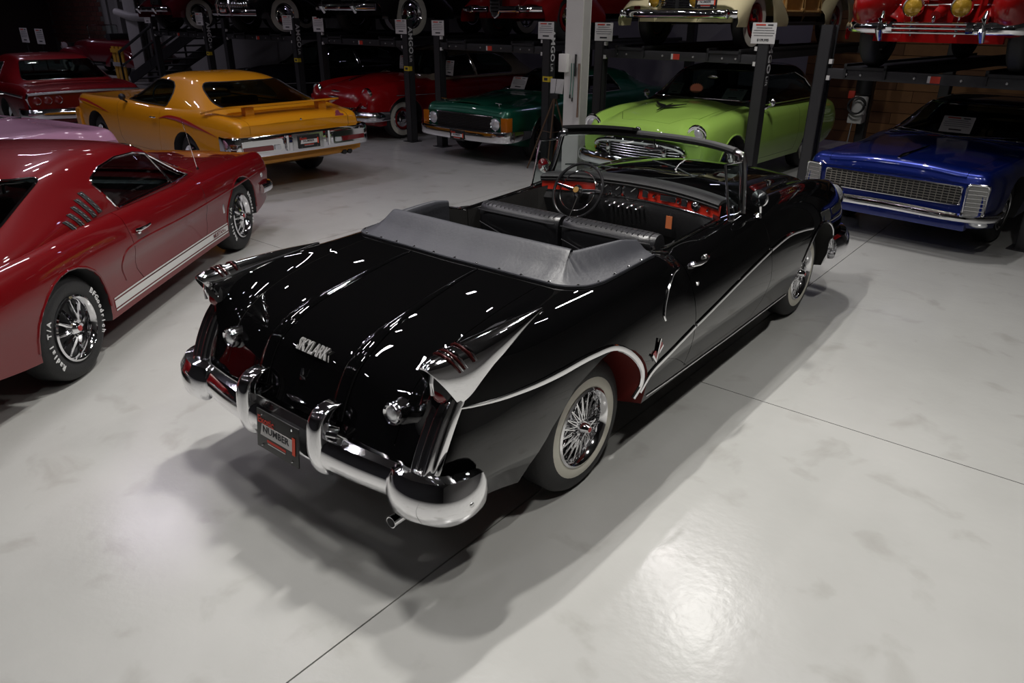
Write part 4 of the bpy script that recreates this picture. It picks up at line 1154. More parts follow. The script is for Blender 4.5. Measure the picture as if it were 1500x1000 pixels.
# ------------------------------------------------------------------ yellow coupe
def build_yellow():
    car = thing('muscle_car', 'orange-yellow 1970s coupe with rear wing and red and purple swoosh stripes', 'car')
    P = paint('orange_yellow_paint', (.66, .27, .008), .0, .35)
    A = sixties_net(-1.18, 3.86, 2.845, .955, .93, .92, .90, .935, .90, hip=.03, zrear=.64, noser=.10, front_in=.12, rear_in=.06, zrb=.46, ydk=-.3)
    ar = [(0, .33, .36, .40), (2.845, .33, .39, .41)]
    door = [(.70, 1.2), (.71, .72), (.80, .40), (.9, .33), (2.0, .33), (2.06, .42), (2.06, 1.2)]
    parts, b = body_shell(car, A, P, ar, cockpit=(.74, .1, 2.0, .45), doors=[door], hood=([(-.62, 2.2), (.62, 2.2), (.60, 3.7), (-.60, 3.7)], .72), lid=([(-.70, -1.3), (.70, -1.3), (.72, -.62), (-.72, -.62)], .74))
    z0 = .86
    def g(y, zc, zm, xe, ze, xb, zb): return (y, [(0, zc), (xe * .55, zm), (xe * .88, ze + .05 if zc - ze > .08 else ze + .012), (xe, ze), (xb, zb), (xb - .15, z0), (0, z0)])
    G = [g(2.12, .955, .953, .72, .935, .80, .89), g(1.75, 1.13, 1.125, .66, 1.03, .83, .90), g(1.38, 1.285, 1.28, .60, 1.19, .84, .90), g(1.1, 1.325, 1.32, .59, 1.23, .845, .90),
         g(.7, 1.335, 1.33, .59, 1.24, .85, .905), g(.35, 1.315, 1.31, .60, 1.215, .86, .915), g(.0, 1.235, 1.23, .62, 1.135, .865, .92), g(-.35, 1.10, 1.095, .66, 1.03, .86, .92), g(-.70, .955, .953, .72, .94, .80, .90)]
    side = [[(1.96, .935), (1.90, .96), (1.52, 1.175), (1.40, 1.215), (1.20, 1.235), (.95, 1.235), (.80, 1.22), (.69, 1.175), (.62, 1.10), (.60, 1.03), (.62, .97), (.68, .94)]]
    ro, gb = greenhouse(car, G, P, side, trap(.72, .54, .97, 1.27, .06), trap(.70, .545, .985, 1.245, .09), ymid=.8, trim=BLACK, glass=TINT)
    # wing on the deck
    w = MB(); rows = []
    for t in np.linspace(-1, 1, 25):
        e = max(0, abs(t) - .80) / .20
        x = .93 * t; y = -.78 + .30 * e ** 1.5; z = 1.035 - .07 * e ** 2
        rows.append([(x, y + .02, z - .012), (x, y - .05, z + .002), (x, y - .17 + .10 * e, z + .018 - .01 * e)])
    w.slab(rows, (0, 0, -.022)); wo = w.build('rear_wing', P, car, 40)
    for s in (1, -1): MB().box(.52 * s - .06, .52 * s + .06, -.90, -.80, .90, 1.02).build('wing_post', P, wo, bevel=.01)
    # rear bumper with lamps let into it
    bp = [(0, .5), (.75, .46), (1.0, .36), (1.0, -.36), (.75, -.5), (0, -.5)]
    br = bumper('rear_bumper', [(-.965, -.93, .615, .24, .02), (-.955, -1.14, .615, .25, .05), (-.85, -1.20, .615, .25, .055), (0, -1.23, .615, .25, .055), (.85, -1.20, .615, .25, .055), (.955, -1.14, .615, .25, .05), (.965, -.93, .615, .24, .02)], car, bp)
    for s in (1, -1):
        x0, x1 = sorted((.36 * s, .88 * s))
        MB().poly([(x, -1.288 + .045 * (abs(x) / .9) ** 4, z) for x, z in rrect(x0, x1, .535, .685, .03)], (0, -.02, 0)).build('lamp_surround', CHROME, br)
        x0, x1 = sorted((.50 * s, .87 * s))
        MB().poly([(x, -1.306 + .045 * (abs(x) / .9) ** 4, z) for x, z in rrect(x0, x1, .56, .615, .01)], (0, -.012, 0)).build('tail_lamp', REDLENS, br)
        x0, x1 = sorted((.40 * s, .48 * s))
        MB().poly([(x, -1.306, z) for x, z in rrect(x0, x1, .56, .615, .01)], (0, -.012, 0)).build('reverse_lamp', LENS, br)
        for k in (0, 1): MB().tube([(.62 * s + .085 * k * s, -.9, .40), (.62 * s + .085 * k * s, -1.17, .39)], .034, 14).build('exhaust_tip', DARKHOLE, car)
        MB().tube([(.30 * s, -1.300, .53), (.30 * s, -1.305, .71)], .022, 10).build('bumper_guard', CHROME, br)
    plate(car, (0, -1.310, .61), (1, 0, 0), (0, 0, 1), .31, .155)
    MB().box(-.22, .22, -1.300, -1.235, .51, .71).build('plate_panel', CHROME_SATIN, br, bevel=.006)
    # lid lock and coloured emblem
    q = rearpt(b, 0, .86, .002); MB().lathe([(.001, -.006), (.012, -.004), (.014, 0)], q, 'y', 12, 1).build('lid_lock', CHROME_SATIN, car)
    em = MB(); q = rearpt(b, .58, .86, .003)
    for dx, dz, r in ((-.02, .035, .028), (.0, .0, .035), (.045, -.012, .03), (-.035, -.01, .025), (.02, -.02, .028)): em.lathe([(.001, -.004), (r, -.003), (r, .01)], q + Vector((dx, .0, dz)), 'y', 14, 1)
    tag(em.build('deck_emblem', mat('emblem_purple', (.30, .05, .09), .4, noise=.5, nscale=30), car), 'red and purple deck emblem', kind='stuff')
    RS = mat('stripe_red', (.38, .02, .015), .35, noise=.05); PS = mat('stripe_purple', (.33, .06, .09), .35, noise=.05)
    for s in (1, -1):
        bow = lambda t: .004 + .038 * math.sin(PI * min(1, t * 1.02)) * (1 - .25 * t)
        stripe_on(b, [(3.72, .80), (3.5, .835), (3.1, .825), (2.6, .77), (2.35, .735)], s, bow, car, RS, 'swoosh_stripe', 7, .004)
        stripe_on(b, [(3.55, .812), (3.3, .812), (2.9, .785), (2.55, .755)], s, lambda t: .004 + .02 * math.sin(PI * t), car, P, 'stripe_center', 7, .006)
        stripe_on(b, [(.72, .79), (.45, .835), (.0, .825), (-.45, .765), (-.8, .70)], s, bow, car, RS, 'swoosh_stripe', 7, .004)
        stripe_on(b, [(.55, .815), (.25, .82), (-.15, .79), (-.5, .75)], s, lambda t: .004 + .02 * math.sin(PI * t), car, PS, 'stripe_center', 7, .006)
        hp = sidept(b, .84, .78, s)
        if len(parts['doors']) == 2: MB().tube([hp + Vector((.008 * s, -.04, .015)), hp + Vector((.03 * s, -.02, .015)), hp + Vector((.032 * s, .07, .015)), hp + Vector((.008 * s, .09, .015))], .010, 8).build('door_handle', CHROME, parts['doors'][0 if s > 0 else 1])
        mp = sidept(b, 1.78, .85, s); c = Vector((.93 * s, 1.80, .985))
        mo = MB().ell(c, .045, .05, .045, 16, 10).build('wing_mirror', BLACK, car)
        MB().tube([c + Vector((0, 0, -.03)), (mp.x - .06 * s, 1.83, .90)], .014, 8).build('mirror_stem', BLACK, mo)
    for y in (0, 2.845):
        for s in (1, -1): wheel(car, .90 * s, y, .33, .33, .22, s, 'styled', rim=.19)
    for x in (-.62, -.45, .45, .62): round_lamp(car, (x, 3.80, .66), .075)
    bumper('front_bumper', [(.93, 3.5, .55, .3, .03), (.86, 3.78, .55, .3, .05), (0, 3.93, .55, .3, .06), (-.86, 3.78, .55, .3, .05), (-.93, 3.5, .55, .3, .03)], car).data.materials[0] = P
    seats(car, .95, .36, .55, .42, .52); MB().box(-.65, .65, .15, .35, .4, .88).build('rear_seat', LEATHER, car, bevel=.04)
    MB().box(-.7, .7, 1.78, 2.0, .7, .93).build('dashboard', BLACK, car, bevel=.03)
    steering(car, -.38, 1.58, .95, .20)
    MB().ell((0, 1.45, 1.20), .10, .02, .03).build('inner_mirror', BLACK, car)
    k = 1.085; hx, hy = -.998, .05; n = math.hypot(hx, hy); rz = math.atan2(-hx / n, hy / n)
    car.scale = (k, k, k); car.rotation_euler = (0, 0, rz)
    # rear bumper middle
    car.location = (-6.02 + hx / n * 1.25 * k, 3.44 + hy / n * 1.25 * k, 0)
    return car
build_yellow()
# ------------------------------------------------------------------ four-post lifts
LIFTM = mat('lift_charcoal', (.035, .035, .038), .45, .2, noise=.12, nscale=4)
LIFTD = mat('lift_dark', (.012, .012, .014), .6, noise=.15)
BOLT = mat('zinc_bolt', (.55, .55, .55), .35, .8, noise=.1)
YEL = mat('yellow_sticker', (.62, .46, .03), .5, noise=.05)
DECK = 1.82
def build_lift(x0, x1, y0, y1, label, left_letters=False, deck=DECK, length=4.35, bolts=True, sticker=True, track=.72):
    """x0,y0 / x1,y1: left edges of the two front posts"""
    rz = math.atan2(y1 - y0, x1 - x0); W = math.hypot(x1 - x0, y1 - y0) + .15
    t = thing('car_lift', label, 'car lift', (x0, y0, 0), rz, 'four-post car lifts in a row')
    for px in (0, W - .15):
        for py in (0, length):
            m = MB(); left = px == 0
            m.box(px, px + .15, py, py + .012, 0, 2.15)
            m.box(px, px + .012, py, py + .14, 0, 2.15); m.box(px + .138, px + .15, py, py + (.14 if not left else .05), 0, 2.15)
            m.box(px, px + .15, py + .128, py + .14, 0, 2.15)
            m.box(px + .02, px + .13, py + .02, py + .12, 0, 2.13)
            p = m.build('post', LIFTM, t)
            MB().box(px - .06, px + .21, py - .05, py + .19, 0, .012).build('base_plate', LIFTM, p)
            if py == 0 and not left:
                # lettering down the side of the post
                place_text('lettering', 'AMGO', .135, WHITEINK, p, (px + .1515, .07, 1.80), (0, 0, -1), (0, 1, 0), .0008, True, 1.05, 1.1)
                place_text('lettering', 'Lift', .085, WHITEINK, p, (px + .1515, .06, 1.49), (0, 0, -1), (0, 1, 0), .0008, False, 1.05)
                if sticker: MB().box(px + .02, px + .152, -.0015, .08, 1.28, 1.36).build('warning_sticker', YEL, p)
                if sticker: MB().box(px + .05, px + .12, -.003, -.0015, 1.30, 1.34).build('sticker_print', INK, p)
            if py == 0:
                MB().box(px + (.155 if left else -.04), px + (.195 if left else -.005), .01, .05, deck - .16, deck - .11).build('latch', PAPER, p)
                MB().box(px + (.155 if left else -.04), px + (.195 if left else -.005), .01, .05, deck + .02, deck + .07).build('latch', PAPER, p)
    for py in (.02, length + .02):
        bm_ = MB().box(.15, W - .15, py, py + .10, deck - .14, deck - .03).build('crossbeam', LIFTM, t, bevel=.005)
        if py < 1 and bolts:
            for fx in (.1, .17, .42, .62, .80, .88):
                MB().lathe([(.001, -.012), (.012, -.010), (.014, 0), (.001, 0)], (.15 + (W - .3) * fx, py, deck - .085), 'y', 10, 1).build('bolt', BOLT, bm_)
            MB().box(W * .48, W * .48 + .06, py - .002, py, deck - .125, deck - .055).build('sticker', PAPER, bm_)
            MB().box(W * .48 + .03, W * .48 + .13, py - .003, py - .001, deck - .125, deck - .055).build('sticker', REDINK, bm_)
    for cx in (W / 2 - track, W / 2 + track):
        m = MB(); m.box(cx - .24, cx + .24, .0, length + .14, deck - .03, deck); m.box(cx - .24, cx - .21, .0, length + .14, deck - .12, deck + .03); m.box(cx + .21, cx + .24, .0, length + .14, deck - .12, deck + .03)
        m.build('runway', LIFTD, t)
    return t
LIFTS = [(-.50, 1.98, 6.80, 6.45, 'charcoal four-post lift over the blue coupe, carrying the bright red car'),
         (-3.75, -1.26, 6.98, 6.86, 'charcoal four-post lift over the lime green car, carrying the cream wagon'),
         (-7.25, -4.75, 7.18, 7.04, 'dark four-post lift over the dark green coupe, carrying a dark red car'),
         (-10.80, -8.09, 7.37, 7.22, 'dark four-post lift over the red and cream car, carrying a black car with whitewalls'),
         (-14.70, -11.75, 7.58, 7.43, 'dark four-post lift carrying the black car with a toothy chrome grille'),
         (-18.60, -15.66, 7.80, 7.64, 'dark four-post lift beside the steel stairs, carrying a maroon car')]
for i, a in enumerate(LIFTS): build_lift(a[0], a[1], a[2], a[3], a[4], deck=DECK - .11 if i == 0 else DECK, sticker=i > 1, track=(.735, .72, .76, .83, .78, .78)[i])
def on_lift(i, d, lat=0.0):
    """point on the long axis of lift i, d metres out in front of its posts, and the facing angle"""
    x0, x1, y0, y1, _l = LIFTS[i]; rz = math.atan2(y1 - y0, x1 - x0); W = math.hypot(x1 - x0, y1 - y0) + .15
    e = (math.cos(rz), math.sin(rz)); n = (-math.sin(rz), math.cos(rz))
    return (x0 + e[0] * (W / 2 + lat) - n[0] * d, y0 + e[1] * (W / 2 + lat) - n[1] * d), -rz
def post_face(x):
    """y of the front of the lift post nearest to x, and the turn of that lift"""
    best = min(((abs(x - (px + .075)), py + (l[3] - l[2]) / (l[1] - l[0]) * (x - px), math.atan2(l[3] - l[2], l[1] - l[0])) for l in LIFTS for px, py in ((l[0], l[2]), (l[1], l[3]))), key=lambda q: q[0])
    return best[1] - .006, best[2]
def price_card(c, w, h, label, big=None, tilt=0.0, rz=0.0, lean=0.0, red=True, group='price cards', rows=4, name='price_card'):
    """printed card: header line, text lines, price; faces -y before rotation"""
    t = thing(name, label, 'sign', c, rz, group)
    def pc(x, z, y=0): return (x, y + lean * (z / h), z * (1 if not lean else math.sqrt(max(.05, 1 - (lean / h) ** 2))))
    MB().poly([pc(-w / 2, -h / 2), pc(w / 2, -h / 2), pc(w / 2, h / 2), pc(-w / 2, h / 2)], (0, .003, 0)).build('card', PAPER, t)
    m = MB()
    if red: MB().poly([pc(-.36 * w, .36 * h, -.001), pc(.05 * w, .36 * h, -.001), pc(.05 * w, .43 * h, -.001), pc(-.36 * w, .43 * h, -.001)], (0, -.001, 0)).build('red_heading', REDINK, t)
    MB().poly([pc(.14 * w, .36 * h, -.001), pc(.36 * w, .36 * h, -.001), pc(.36 * w, .42 * h, -.001), pc(.14 * w, .42 * h, -.001)], (0, -.001, 0)).build('text_line', INK, t)
    for k in range(rows):
        z = (.24 - .12 * k) * h; ww = w * (.32, .42, .44, .40, .36)[k % 5]; th = .03 * h
        MB().poly([pc(-ww, z, -.001), pc(ww, z, -.001), pc(ww, z + th, -.001), pc(-ww, z + th, -.001)], (0, -.001, 0)).build('text_line', mat('grey_ink', (.16, .16, .17), .7, noise=.05), t)
    if big: place_text('price', big, .17 * h, INK, t, pc(0, -.33 * h, -.002), (1, 0, 0), (0, lean, 1), .0005, True)
    else: MB().poly([pc(-.2 * w, -.36 * h, -.001), pc(.2 * w, -.36 * h, -.001), pc(.2 * w, -.28 * h, -.001), pc(-.2 * w, -.28 * h, -.001)], (0, -.001, 0)).build('text_line', INK, t)
    return t
for (x, y, z, lab, big) in [
    (-1.20, 6.835, 2.045, 'white price card reading $109,995 on the post between lime green and blue cars', '$109,995'),
    (-3.60, 6.955, 2.02, 'white price card on the lift post right beside the white steel column', None),
    (-4.68, 7.02, 2.02, 'white price card on the lettered post behind the wooden tripod', None),
    (-7.12, 7.155, 2.02, 'white price card on the post between the red and cream car and dark green coupe', None),
    (-8.10, 7.19, 2.03, 'white price card on the lettered post in front of the red and cream car', None),
    (-10.70, 7.34, 2.04, 'white price card below the long chrome bumper of the black lifted car', None),
    (-11.85, 7.40, 2.06, 'white price card on the post in front of the large whitewall tire', None),
    (-15.75, 7.60, 2.10, 'white price card on the lettered post next to the steel stairs', None),
    (-18.7, 7.76, 2.12, 'white price card on the last post by the white column and stairs', None)]:
    y, rz_ = post_face(x)
    price_card((x, y, z), .31 if x > -9 else .36, .24 if x > -9 else .28, lab, big, rz=rz_)

# ------------------------------------------------------------------ steel column with switch box, tripod, power unit
def build_column():
    t = thing('steel_column', 'white painted steel column with a switch box and hanging green cords', 'column', (-3.69, 6.45, 0))
    WP = mat('white_steel', (.55, .54, .52), .5, noise=.10, nscale=3)
    m = MB(); m.box(-.14, .14, -.10, -.085, 0, CEIL); m.box(-.14, .14, .085, .10, 0, CEIL); m.box(-.01, .01, -.085, .085, 0, CEIL)
    m.build('column_shaft', WP, t)
    MB().box(-.2, .2, -.16, .16, 0, .02).build('column_base', WP, t)
    MB().box(-.20, -.06, -.17, -.10, 1.50, 1.74).build('switch_box', mat('box_white', (.66, .65, .62), .4, noise=.05), t, bevel=.008)
    CG = mat('green_cord', (.02, .16, .11), .5, noise=.1)
    for dx, zz in ((-.02, 1.2), (.02, 1.16)):
        MB().tube([(dx, -.105, 1.62), (dx + .01, -.115, 1.45), (dx - .005, -.112, zz)], .005, 6).build('cord', CG, t)
        MB().tube([(dx - .005, -.112, zz), (dx - .005, -.112, zz - .05)], .010, 6).build('cord_plug', BLACK, t)
    MB().tube([(.06, -.12, 1.74), (.06, -.125, 1.45)], .014, 8).build('tool_handle', BLACK, t)
    MB().tube([(.12, -.12, 1.62), (.13, -.13, 1.3), (.12, -.12, .9)], .016, 8).build('conduit', mat('rusty_pipe', (.20, .13, .10), .6, .3, noise=.4), t)
build_column()
def build_tripod():
    t = thing('tripod_easel', 'wooden tripod easel with a small two-page card, beside the white column', 'easel', (-4.25, 6.72, 0))
    WD = mat('brown_wood', (.10, .055, .028), .5, noise=.2, nscale=12)
    top = Vector((0, 0, 1.12))
    for fx, fy in ((-.42, -.12), (.10, -.30), (.20, .28)): MB().tube([top, (fx, fy, .005)], [.016, .012], 8).build('leg', WD, t)
    MB().tube([(-.20, -.06, .6), (.05, -.14, .6), (.095, .13, .6)], .006, 6).build('leg_brace', WD, t)
    MB().box(-.07, .07, -.03, .03, 1.08, 1.15).build('head', BLACK, t, bevel=.008)
    for s in (-1, 1): MB().poly([(.005 * s, -.01, 1.16), (.115 * s, .03, 1.15), (.125 * s, .05, 1.36), (.005 * s, .03, 1.36)], (0, .003, 0)).build('page', PAPER, t)
build_tripod()
def build_power_unit():
    t = thing('hydraulic_power_unit', 'white tank and black motor of a lift pump behind the blue coupe', 'pump', (-1.02, 11.07, .58))
    MB().box(-.13, .10, -.12, .14, 0, .16).build('mount', mat('tank_white', (.6, .6, .58), .4, noise=.05), t, bevel=.015)
    MB().lathe([(.001, 0), (.11, 0), (.12, .02), (.12, .28), (.11, .30), (.001, .30)], (0, 0, .14), 'z', 24, 1).build('tank', mat('tank_white', (0, 0, 0)), t)
    MB().lathe([(.001, 0), (.10, 0), (.13, .02), (.13, .24), (.10, .28), (.001, .28)], (.02, 0, .46), 'z', 20, 1).build('motor', BLACK, t)
    MB().box(-.18, -.08, -.13, -.05, .40, .52).build('red_valve', REDINK, t, bevel=.008)
    MB().tube([(.13 * math.cos(a), -.14 - .01 * a, .30 + .13 * math.sin(a)) for a in np.linspace(0, 4 * PI, 40)], .014, 8).build('hose', RUBBER, t)
    MB().tube([(-.05, -.1, .0), (-.06, -.1, -.25), (-.1, -.08, -.57)], .012, 8).build('drain_hose', CHROME_SATIN, t)
build_power_unit()
# ------------------------------------------------------------------ cars parked under the lifts
def build_riviera():
    car = thing('luxury_coupe', 'metallic blue 1960s coupe with vertical grille-covered headlamps and wide chrome grille', 'car')
    P = mat('metallic_blue_paint', (.003, .016, .18), .28, .55, coat=1.0, coat_rough=.03, noise=.1, nscale=4)
    yf = 3.92
    A = sixties_net(-1.25, yf, 2.97, .96, .93, .93, .88, .94, .86, hip=.03, zfront=.60, noser=.05, front_in=.03, zfb=.36, rk=.22, crown=.03)
    parts, b = body_shell(car, A, P, [(0, .35, .38, .39), (2.97, .35, .38, .39)], cockpit=(.76, .1, 2.15, .45), doors=[[(.75, 1.2), (.8, .34), (2.15, .34), (2.2, 1.2)]],
                          hood=([(-.72, 2.3), (.72, 2.3), (.70, yf - .02), (-.70, yf - .02)], .775))
    z0 = .86
    def g(y, zc, xe, ze, xb, zb): return (y, [(0, zc), (xe * .55, zc - .006), (xe * .88, zc - .03 if zc - ze > .08 else ze + .012), (xe, ze), (xb, zb), (xb - .15, z0), (0, z0)])
    G = [g(2.32, .955, .78, .935, .84, .90), g(1.95, 1.12, .70, 1.03, .86, .90), g(1.55, 1.30, .64, 1.21, .87, .91), g(1.2, 1.345, .63, 1.25, .87, .91), g(.6, 1.35, .63, 1.25, .88, .92), g(.15, 1.31, .64, 1.20, .88, .93), g(-.3, 1.10, .68, 1.02, .86, .93), g(-.6, .96, .74, .94, .80, .90)]
    greenhouse(car, G, P, [[(2.12, .945), (1.62, 1.22), (.75, 1.24), (.62, .95)]], trap(.77, .59, .975, 1.29, .05), trap(.70, .55, .985, 1.25, .08), ymid=.8)
    # grille: thin bars in a chrome frame
    gr = MB().tube([(x, yf + .012, z) for x, z in rrect(-.70, .70, .535, .715, .015, 3)], .010, 6, closed=True).build('grille', CHROME, car)
    MB().box(-.70, .70, yf - .01, yf + .004, .535, .715).build('grille_back', BLACK, gr)
    GB = mat('grille_metal', (.42, .40, .36), .3, .9, noise=.1)
    for k in range(1, 7): MB().box(-.69, .69, yf + .004, yf + .016, .535 + .0257 * k - .003, .535 + .0257 * k + .003).build('grille_bar', GB, gr)
    for k in range(1, 24): MB().box(-.70 + 1.4 * k / 24 - .003, -.70 + 1.4 * k / 24 + .003, yf + .004, yf + .013, .537, .713).build('grille_bar', GB, gr)
    for s in (1, -1):
        x0, x1 = sorted((.75 * s, .93 * s))
        f = MB().tube([(x, yf + .045 - .05 * max(0, abs(x) - .75) / .17, z) for x, z in rrect(x0, x1, .45, .755, .03, 4)], .012, 6, closed=True).build('lamp_cover', CHROME, car)
        rows = [[(x, yf + .04 - .05 * max(0, abs(x) - .75) / .17, z) for z in np.linspace(.46, .745, 4)] for x in np.linspace(x0 + .01, x1 - .01, 5)]
        MB().slab(rows, (0, -.09, 0)).build('lamp_grid', mat('lamp_grid', (.30, .30, .29), .4, .6, bump=.6, bscale=160), f)
        for k in range(6):
            z = .50 + .04 * k; MB().bar((x0 + .012, yf + .045 - (.0 if s > 0 else .05), z), (x1 - .012, yf + .045 - (.05 if s > 0 else 0), z), .004, .004).build('grid_bar', CHROME, f)
        MB().ell((.90 * s, yf - .03, .37), .09, .06, .035, 16, 8).build('park_lamp', LENS, car)
        MB().tube([sidept(b, y, .42, s, .003) for y in (.6, 1.4, 2.3)], .012, 6).build('rocker_trim', CHROME_SATIN, car)
    bumper('front_bumper', [(.98, yf - .45, .42, .06, .03), (.96, yf - .12, .42, .075, .06), (.80, yf + .03, .425, .08, .08), (.0, yf + .07, .44, .09, .09), (-.80, yf + .03, .425, .08, .08), (-.96, yf - .12, .42, .075, .06), (-.98, yf - .45, .42, .06, .03)], car)
    MB().box(-.80, .80, yf - .1, yf + .02, .28, .37).build('valance', P, car, bevel=.02)
    q = [toppt(b, 0, y, .010) for y in np.linspace(yf - .95, yf - .10, 8)]
    MB().tube(q, [.005, .007, .008, .010, .012, .015, .024, .016], 8, flat=.9).build('hood_ornament', CHROME, car)
    for s in (-1, 1): MB().tube([(.08 * s, 2.33, .985), (.42 * s, 2.27, 1.0), (.66 * s, 2.22, 1.01)], .007, 6).build('wiper', CHROME_SATIN, car)
    MB().tube([(x, 2.335, .965 - .01 * abs(x)) for x in np.linspace(-.7, .7, 12)], .010, 6).build('cowl_trim', CHROME, car)
    for y in (0, 2.97):
        for s in (1, -1): wheel(car, .87 * s, y, .35, .35, .2, s, 'cap', rim=.20)
    seats(car, 1.0, .38, .6, .35, .6); MB().box(-.74, .74, 1.95, 2.14, .7, .93).build('dashboard', BLACK, car, bevel=.03); steering(car, -.4, 1.75, .95)
    nose_place(car, *on_lift(0, .80, .09), yf, .99)
    return car
riv = build_riviera()
def local_card(car, c, w, h, label, rz, lean, **k):
    M = Matrix.Translation(car.location) @ Matrix.Rotation(car.rotation_euler.z, 4, 'Z') @ Matrix.Diagonal((*car.scale, 1))
    return price_card(tuple(M @ Vector(c)), w, h, label, None, 0, car.rotation_euler.z + PI + rz, lean, **k)
local_card(riv, (.02, 2.165, 1.095), .34, .20, 'white price sheet lying behind the windscreen of the blue coupe', 0, .10)

def build_chevelle():
    car = thing('green_coupe', 'dark metallic green 1970s coupe with black grille, amber corner lamps and chrome bumper', 'car')
    P = mat('metallic_green_paint', (.004, .085, .050), .3, .45, coat=1.0, coat_rough=.03, noise=.1, nscale=4)
    yf = 3.78
    A = sixties_net(-1.2, yf, 2.845, .955, .92, .92, .88, .94, .86, hip=.03, zfront=.60, noser=.08, front_in=.05, zfb=.42, crown=.02)
    parts, b = body_shell(car, A, P, [(0, .34, .38, .39), (2.845, .34, .39, .40)], cockpit=(.74, .1, 2.0, .45), doors=[[(.70, 1.2), (.8, .33), (2.0, .33), (2.06, 1.2)]],
                          hood=([(-.68, 2.15), (.68, 2.15), (.72, yf - .03), (-.72, yf - .03)], .77))
    z0 = .86
    def g(y, zc, xe, ze, xb, zb): return (y, [(0, zc), (xe * .55, zc - .006), (xe * .88, zc - .03 if zc - ze > .08 else ze + .012), (xe, ze), (xb, zb), (xb - .15, z0), (0, z0)])
    G = [g(2.15, .955, .74, .935, .82, .90), g(1.8, 1.12, .67, 1.03, .84, .90), g(1.4, 1.29, .61, 1.20, .85, .91), g(1.05, 1.335, .60, 1.24, .86, .91), g(.5, 1.33, .61, 1.23, .87, .92), g(.0, 1.23, .63, 1.13, .87, .93), g(-.4, 1.08, .67, 1.01, .85, .93), g(-.7, .95, .72, .94, .80, .90)]
    greenhouse(car, G, P, [[(1.97, .94), (1.5, 1.20), (.72, 1.22), (.62, .95)]], trap(.72, .55, .975, 1.28, .05), trap(.70, .55, .985, 1.24, .08), ymid=.8)
    # domed hood
    d = MB(); rows = []
    for y in np.linspace(2.3, yf - .10, 14):
        rows.append([Vector((x, y, toppt(b, x, y).z - .01 + .055 * math.exp(-(x / .36) ** 4) * min(1, (y - 2.2) * 2))) for x in np.linspace(-.55, .55, 15)])
    d.slab(rows, (0, 0, -.02)); d.build('hood_dome', P, parts.get('hood', car), 60)
    gr = MB().box(-.60, .60, yf - .03, yf + .004, .50, .735).build('grille', BLACK, car)
    for k in range(9): MB().box(-.59, .59, yf + .004, yf + .014, .52 + .024 * k, .526 + .024 * k).build('grille_bar', mat('grille_black', (.03, .03, .032), .3, .5, noise=.1), gr)
    MB().tube([(x, yf + .01 - .02 * abs(x), .742 - .0 * x) for x in np.linspace(-.62, .62, 12)], .008, 6).build('grille_trim', CHROME, gr)
    MB().tube([(x, yf + .01, .495) for x in np.linspace(-.62, .62, 6)], .007, 6).build('grille_trim', CHROME, gr)
    for s in (1, -1):
        round_lamp(car, (.685 * s, yf + .005, .63), .088, .05, ringw=.012)
        MB().box(.685 * s - .115, .685 * s + .115, yf - .05, yf - .012, .515, .75).build('lamp_bezel', P, car)
        x0, x1 = sorted((.80 * s, .925 * s))
        MB().box(x0, x1, yf - .12, yf + .012, .535, .735).build('corner_lamp', AMBER, car, bevel=.008)
        q = toppt(b, .60 * s, yf - .18, .0)
        hp = MB().tube([q, q + Vector((0, 0, .04))], .012, 8); hp.bar(q + Vector((-.05, 0, .04)), q + Vector((.05, .03, .05)), .02, .008); hp.build('hood_pin', CHROME, car)
        q = sidepath(b, arc(2.845, .34, .40, 10, 120, 14, .41), s, 1, .002)
        MB().tube(q, .010, 6).build('arch_trim', CHROME, car)
    bp = [(0, .5), (.8, .5), (1.0, .35), (1.0, -.35), (.7, -.5), (0, -.5)]
    br = bumper('front_bumper', [(.965, yf - .5, .46, .12, .02), (.955, yf - .06, .46, .165, .04), (.86, yf + .04, .455, .165, .06), (.3, yf + .085, .445, .165, .06), (-.3, yf + .085, .445, .165, .06), (-.86, yf + .04, .455, .165, .06), (-.955, yf - .06, .46, .165, .04), (-.965, yf - .5, .46, .12, .02)], car, bp)
    plate(car, (0, yf + .155, .425), (-1, 0, 0), (0, 0, 1), .32, .16)
    for y in (0, 2.845):
        for s in (1, -1): wheel(car, .88 * s, y, .34, .34, .22, s, 'mesh', rim=.215)
    seats(car, .95, .36, .6, .35, .55); MB().box(-.7, .7, 1.8, 2.0, .7, .93).build('dashboard', BLACK, car, bevel=.03); steering(car, -.38, 1.6, .95)
    nose_place(car, (-5.87, 6.28), math.radians(2), yf + .14, 1.03)
    return car
chv = build_chevelle()
local_card(chv, (.35, 2.03, 1.08), .34, .22, 'white price sheet behind the windscreen of the dark green coupe', 0, .10)

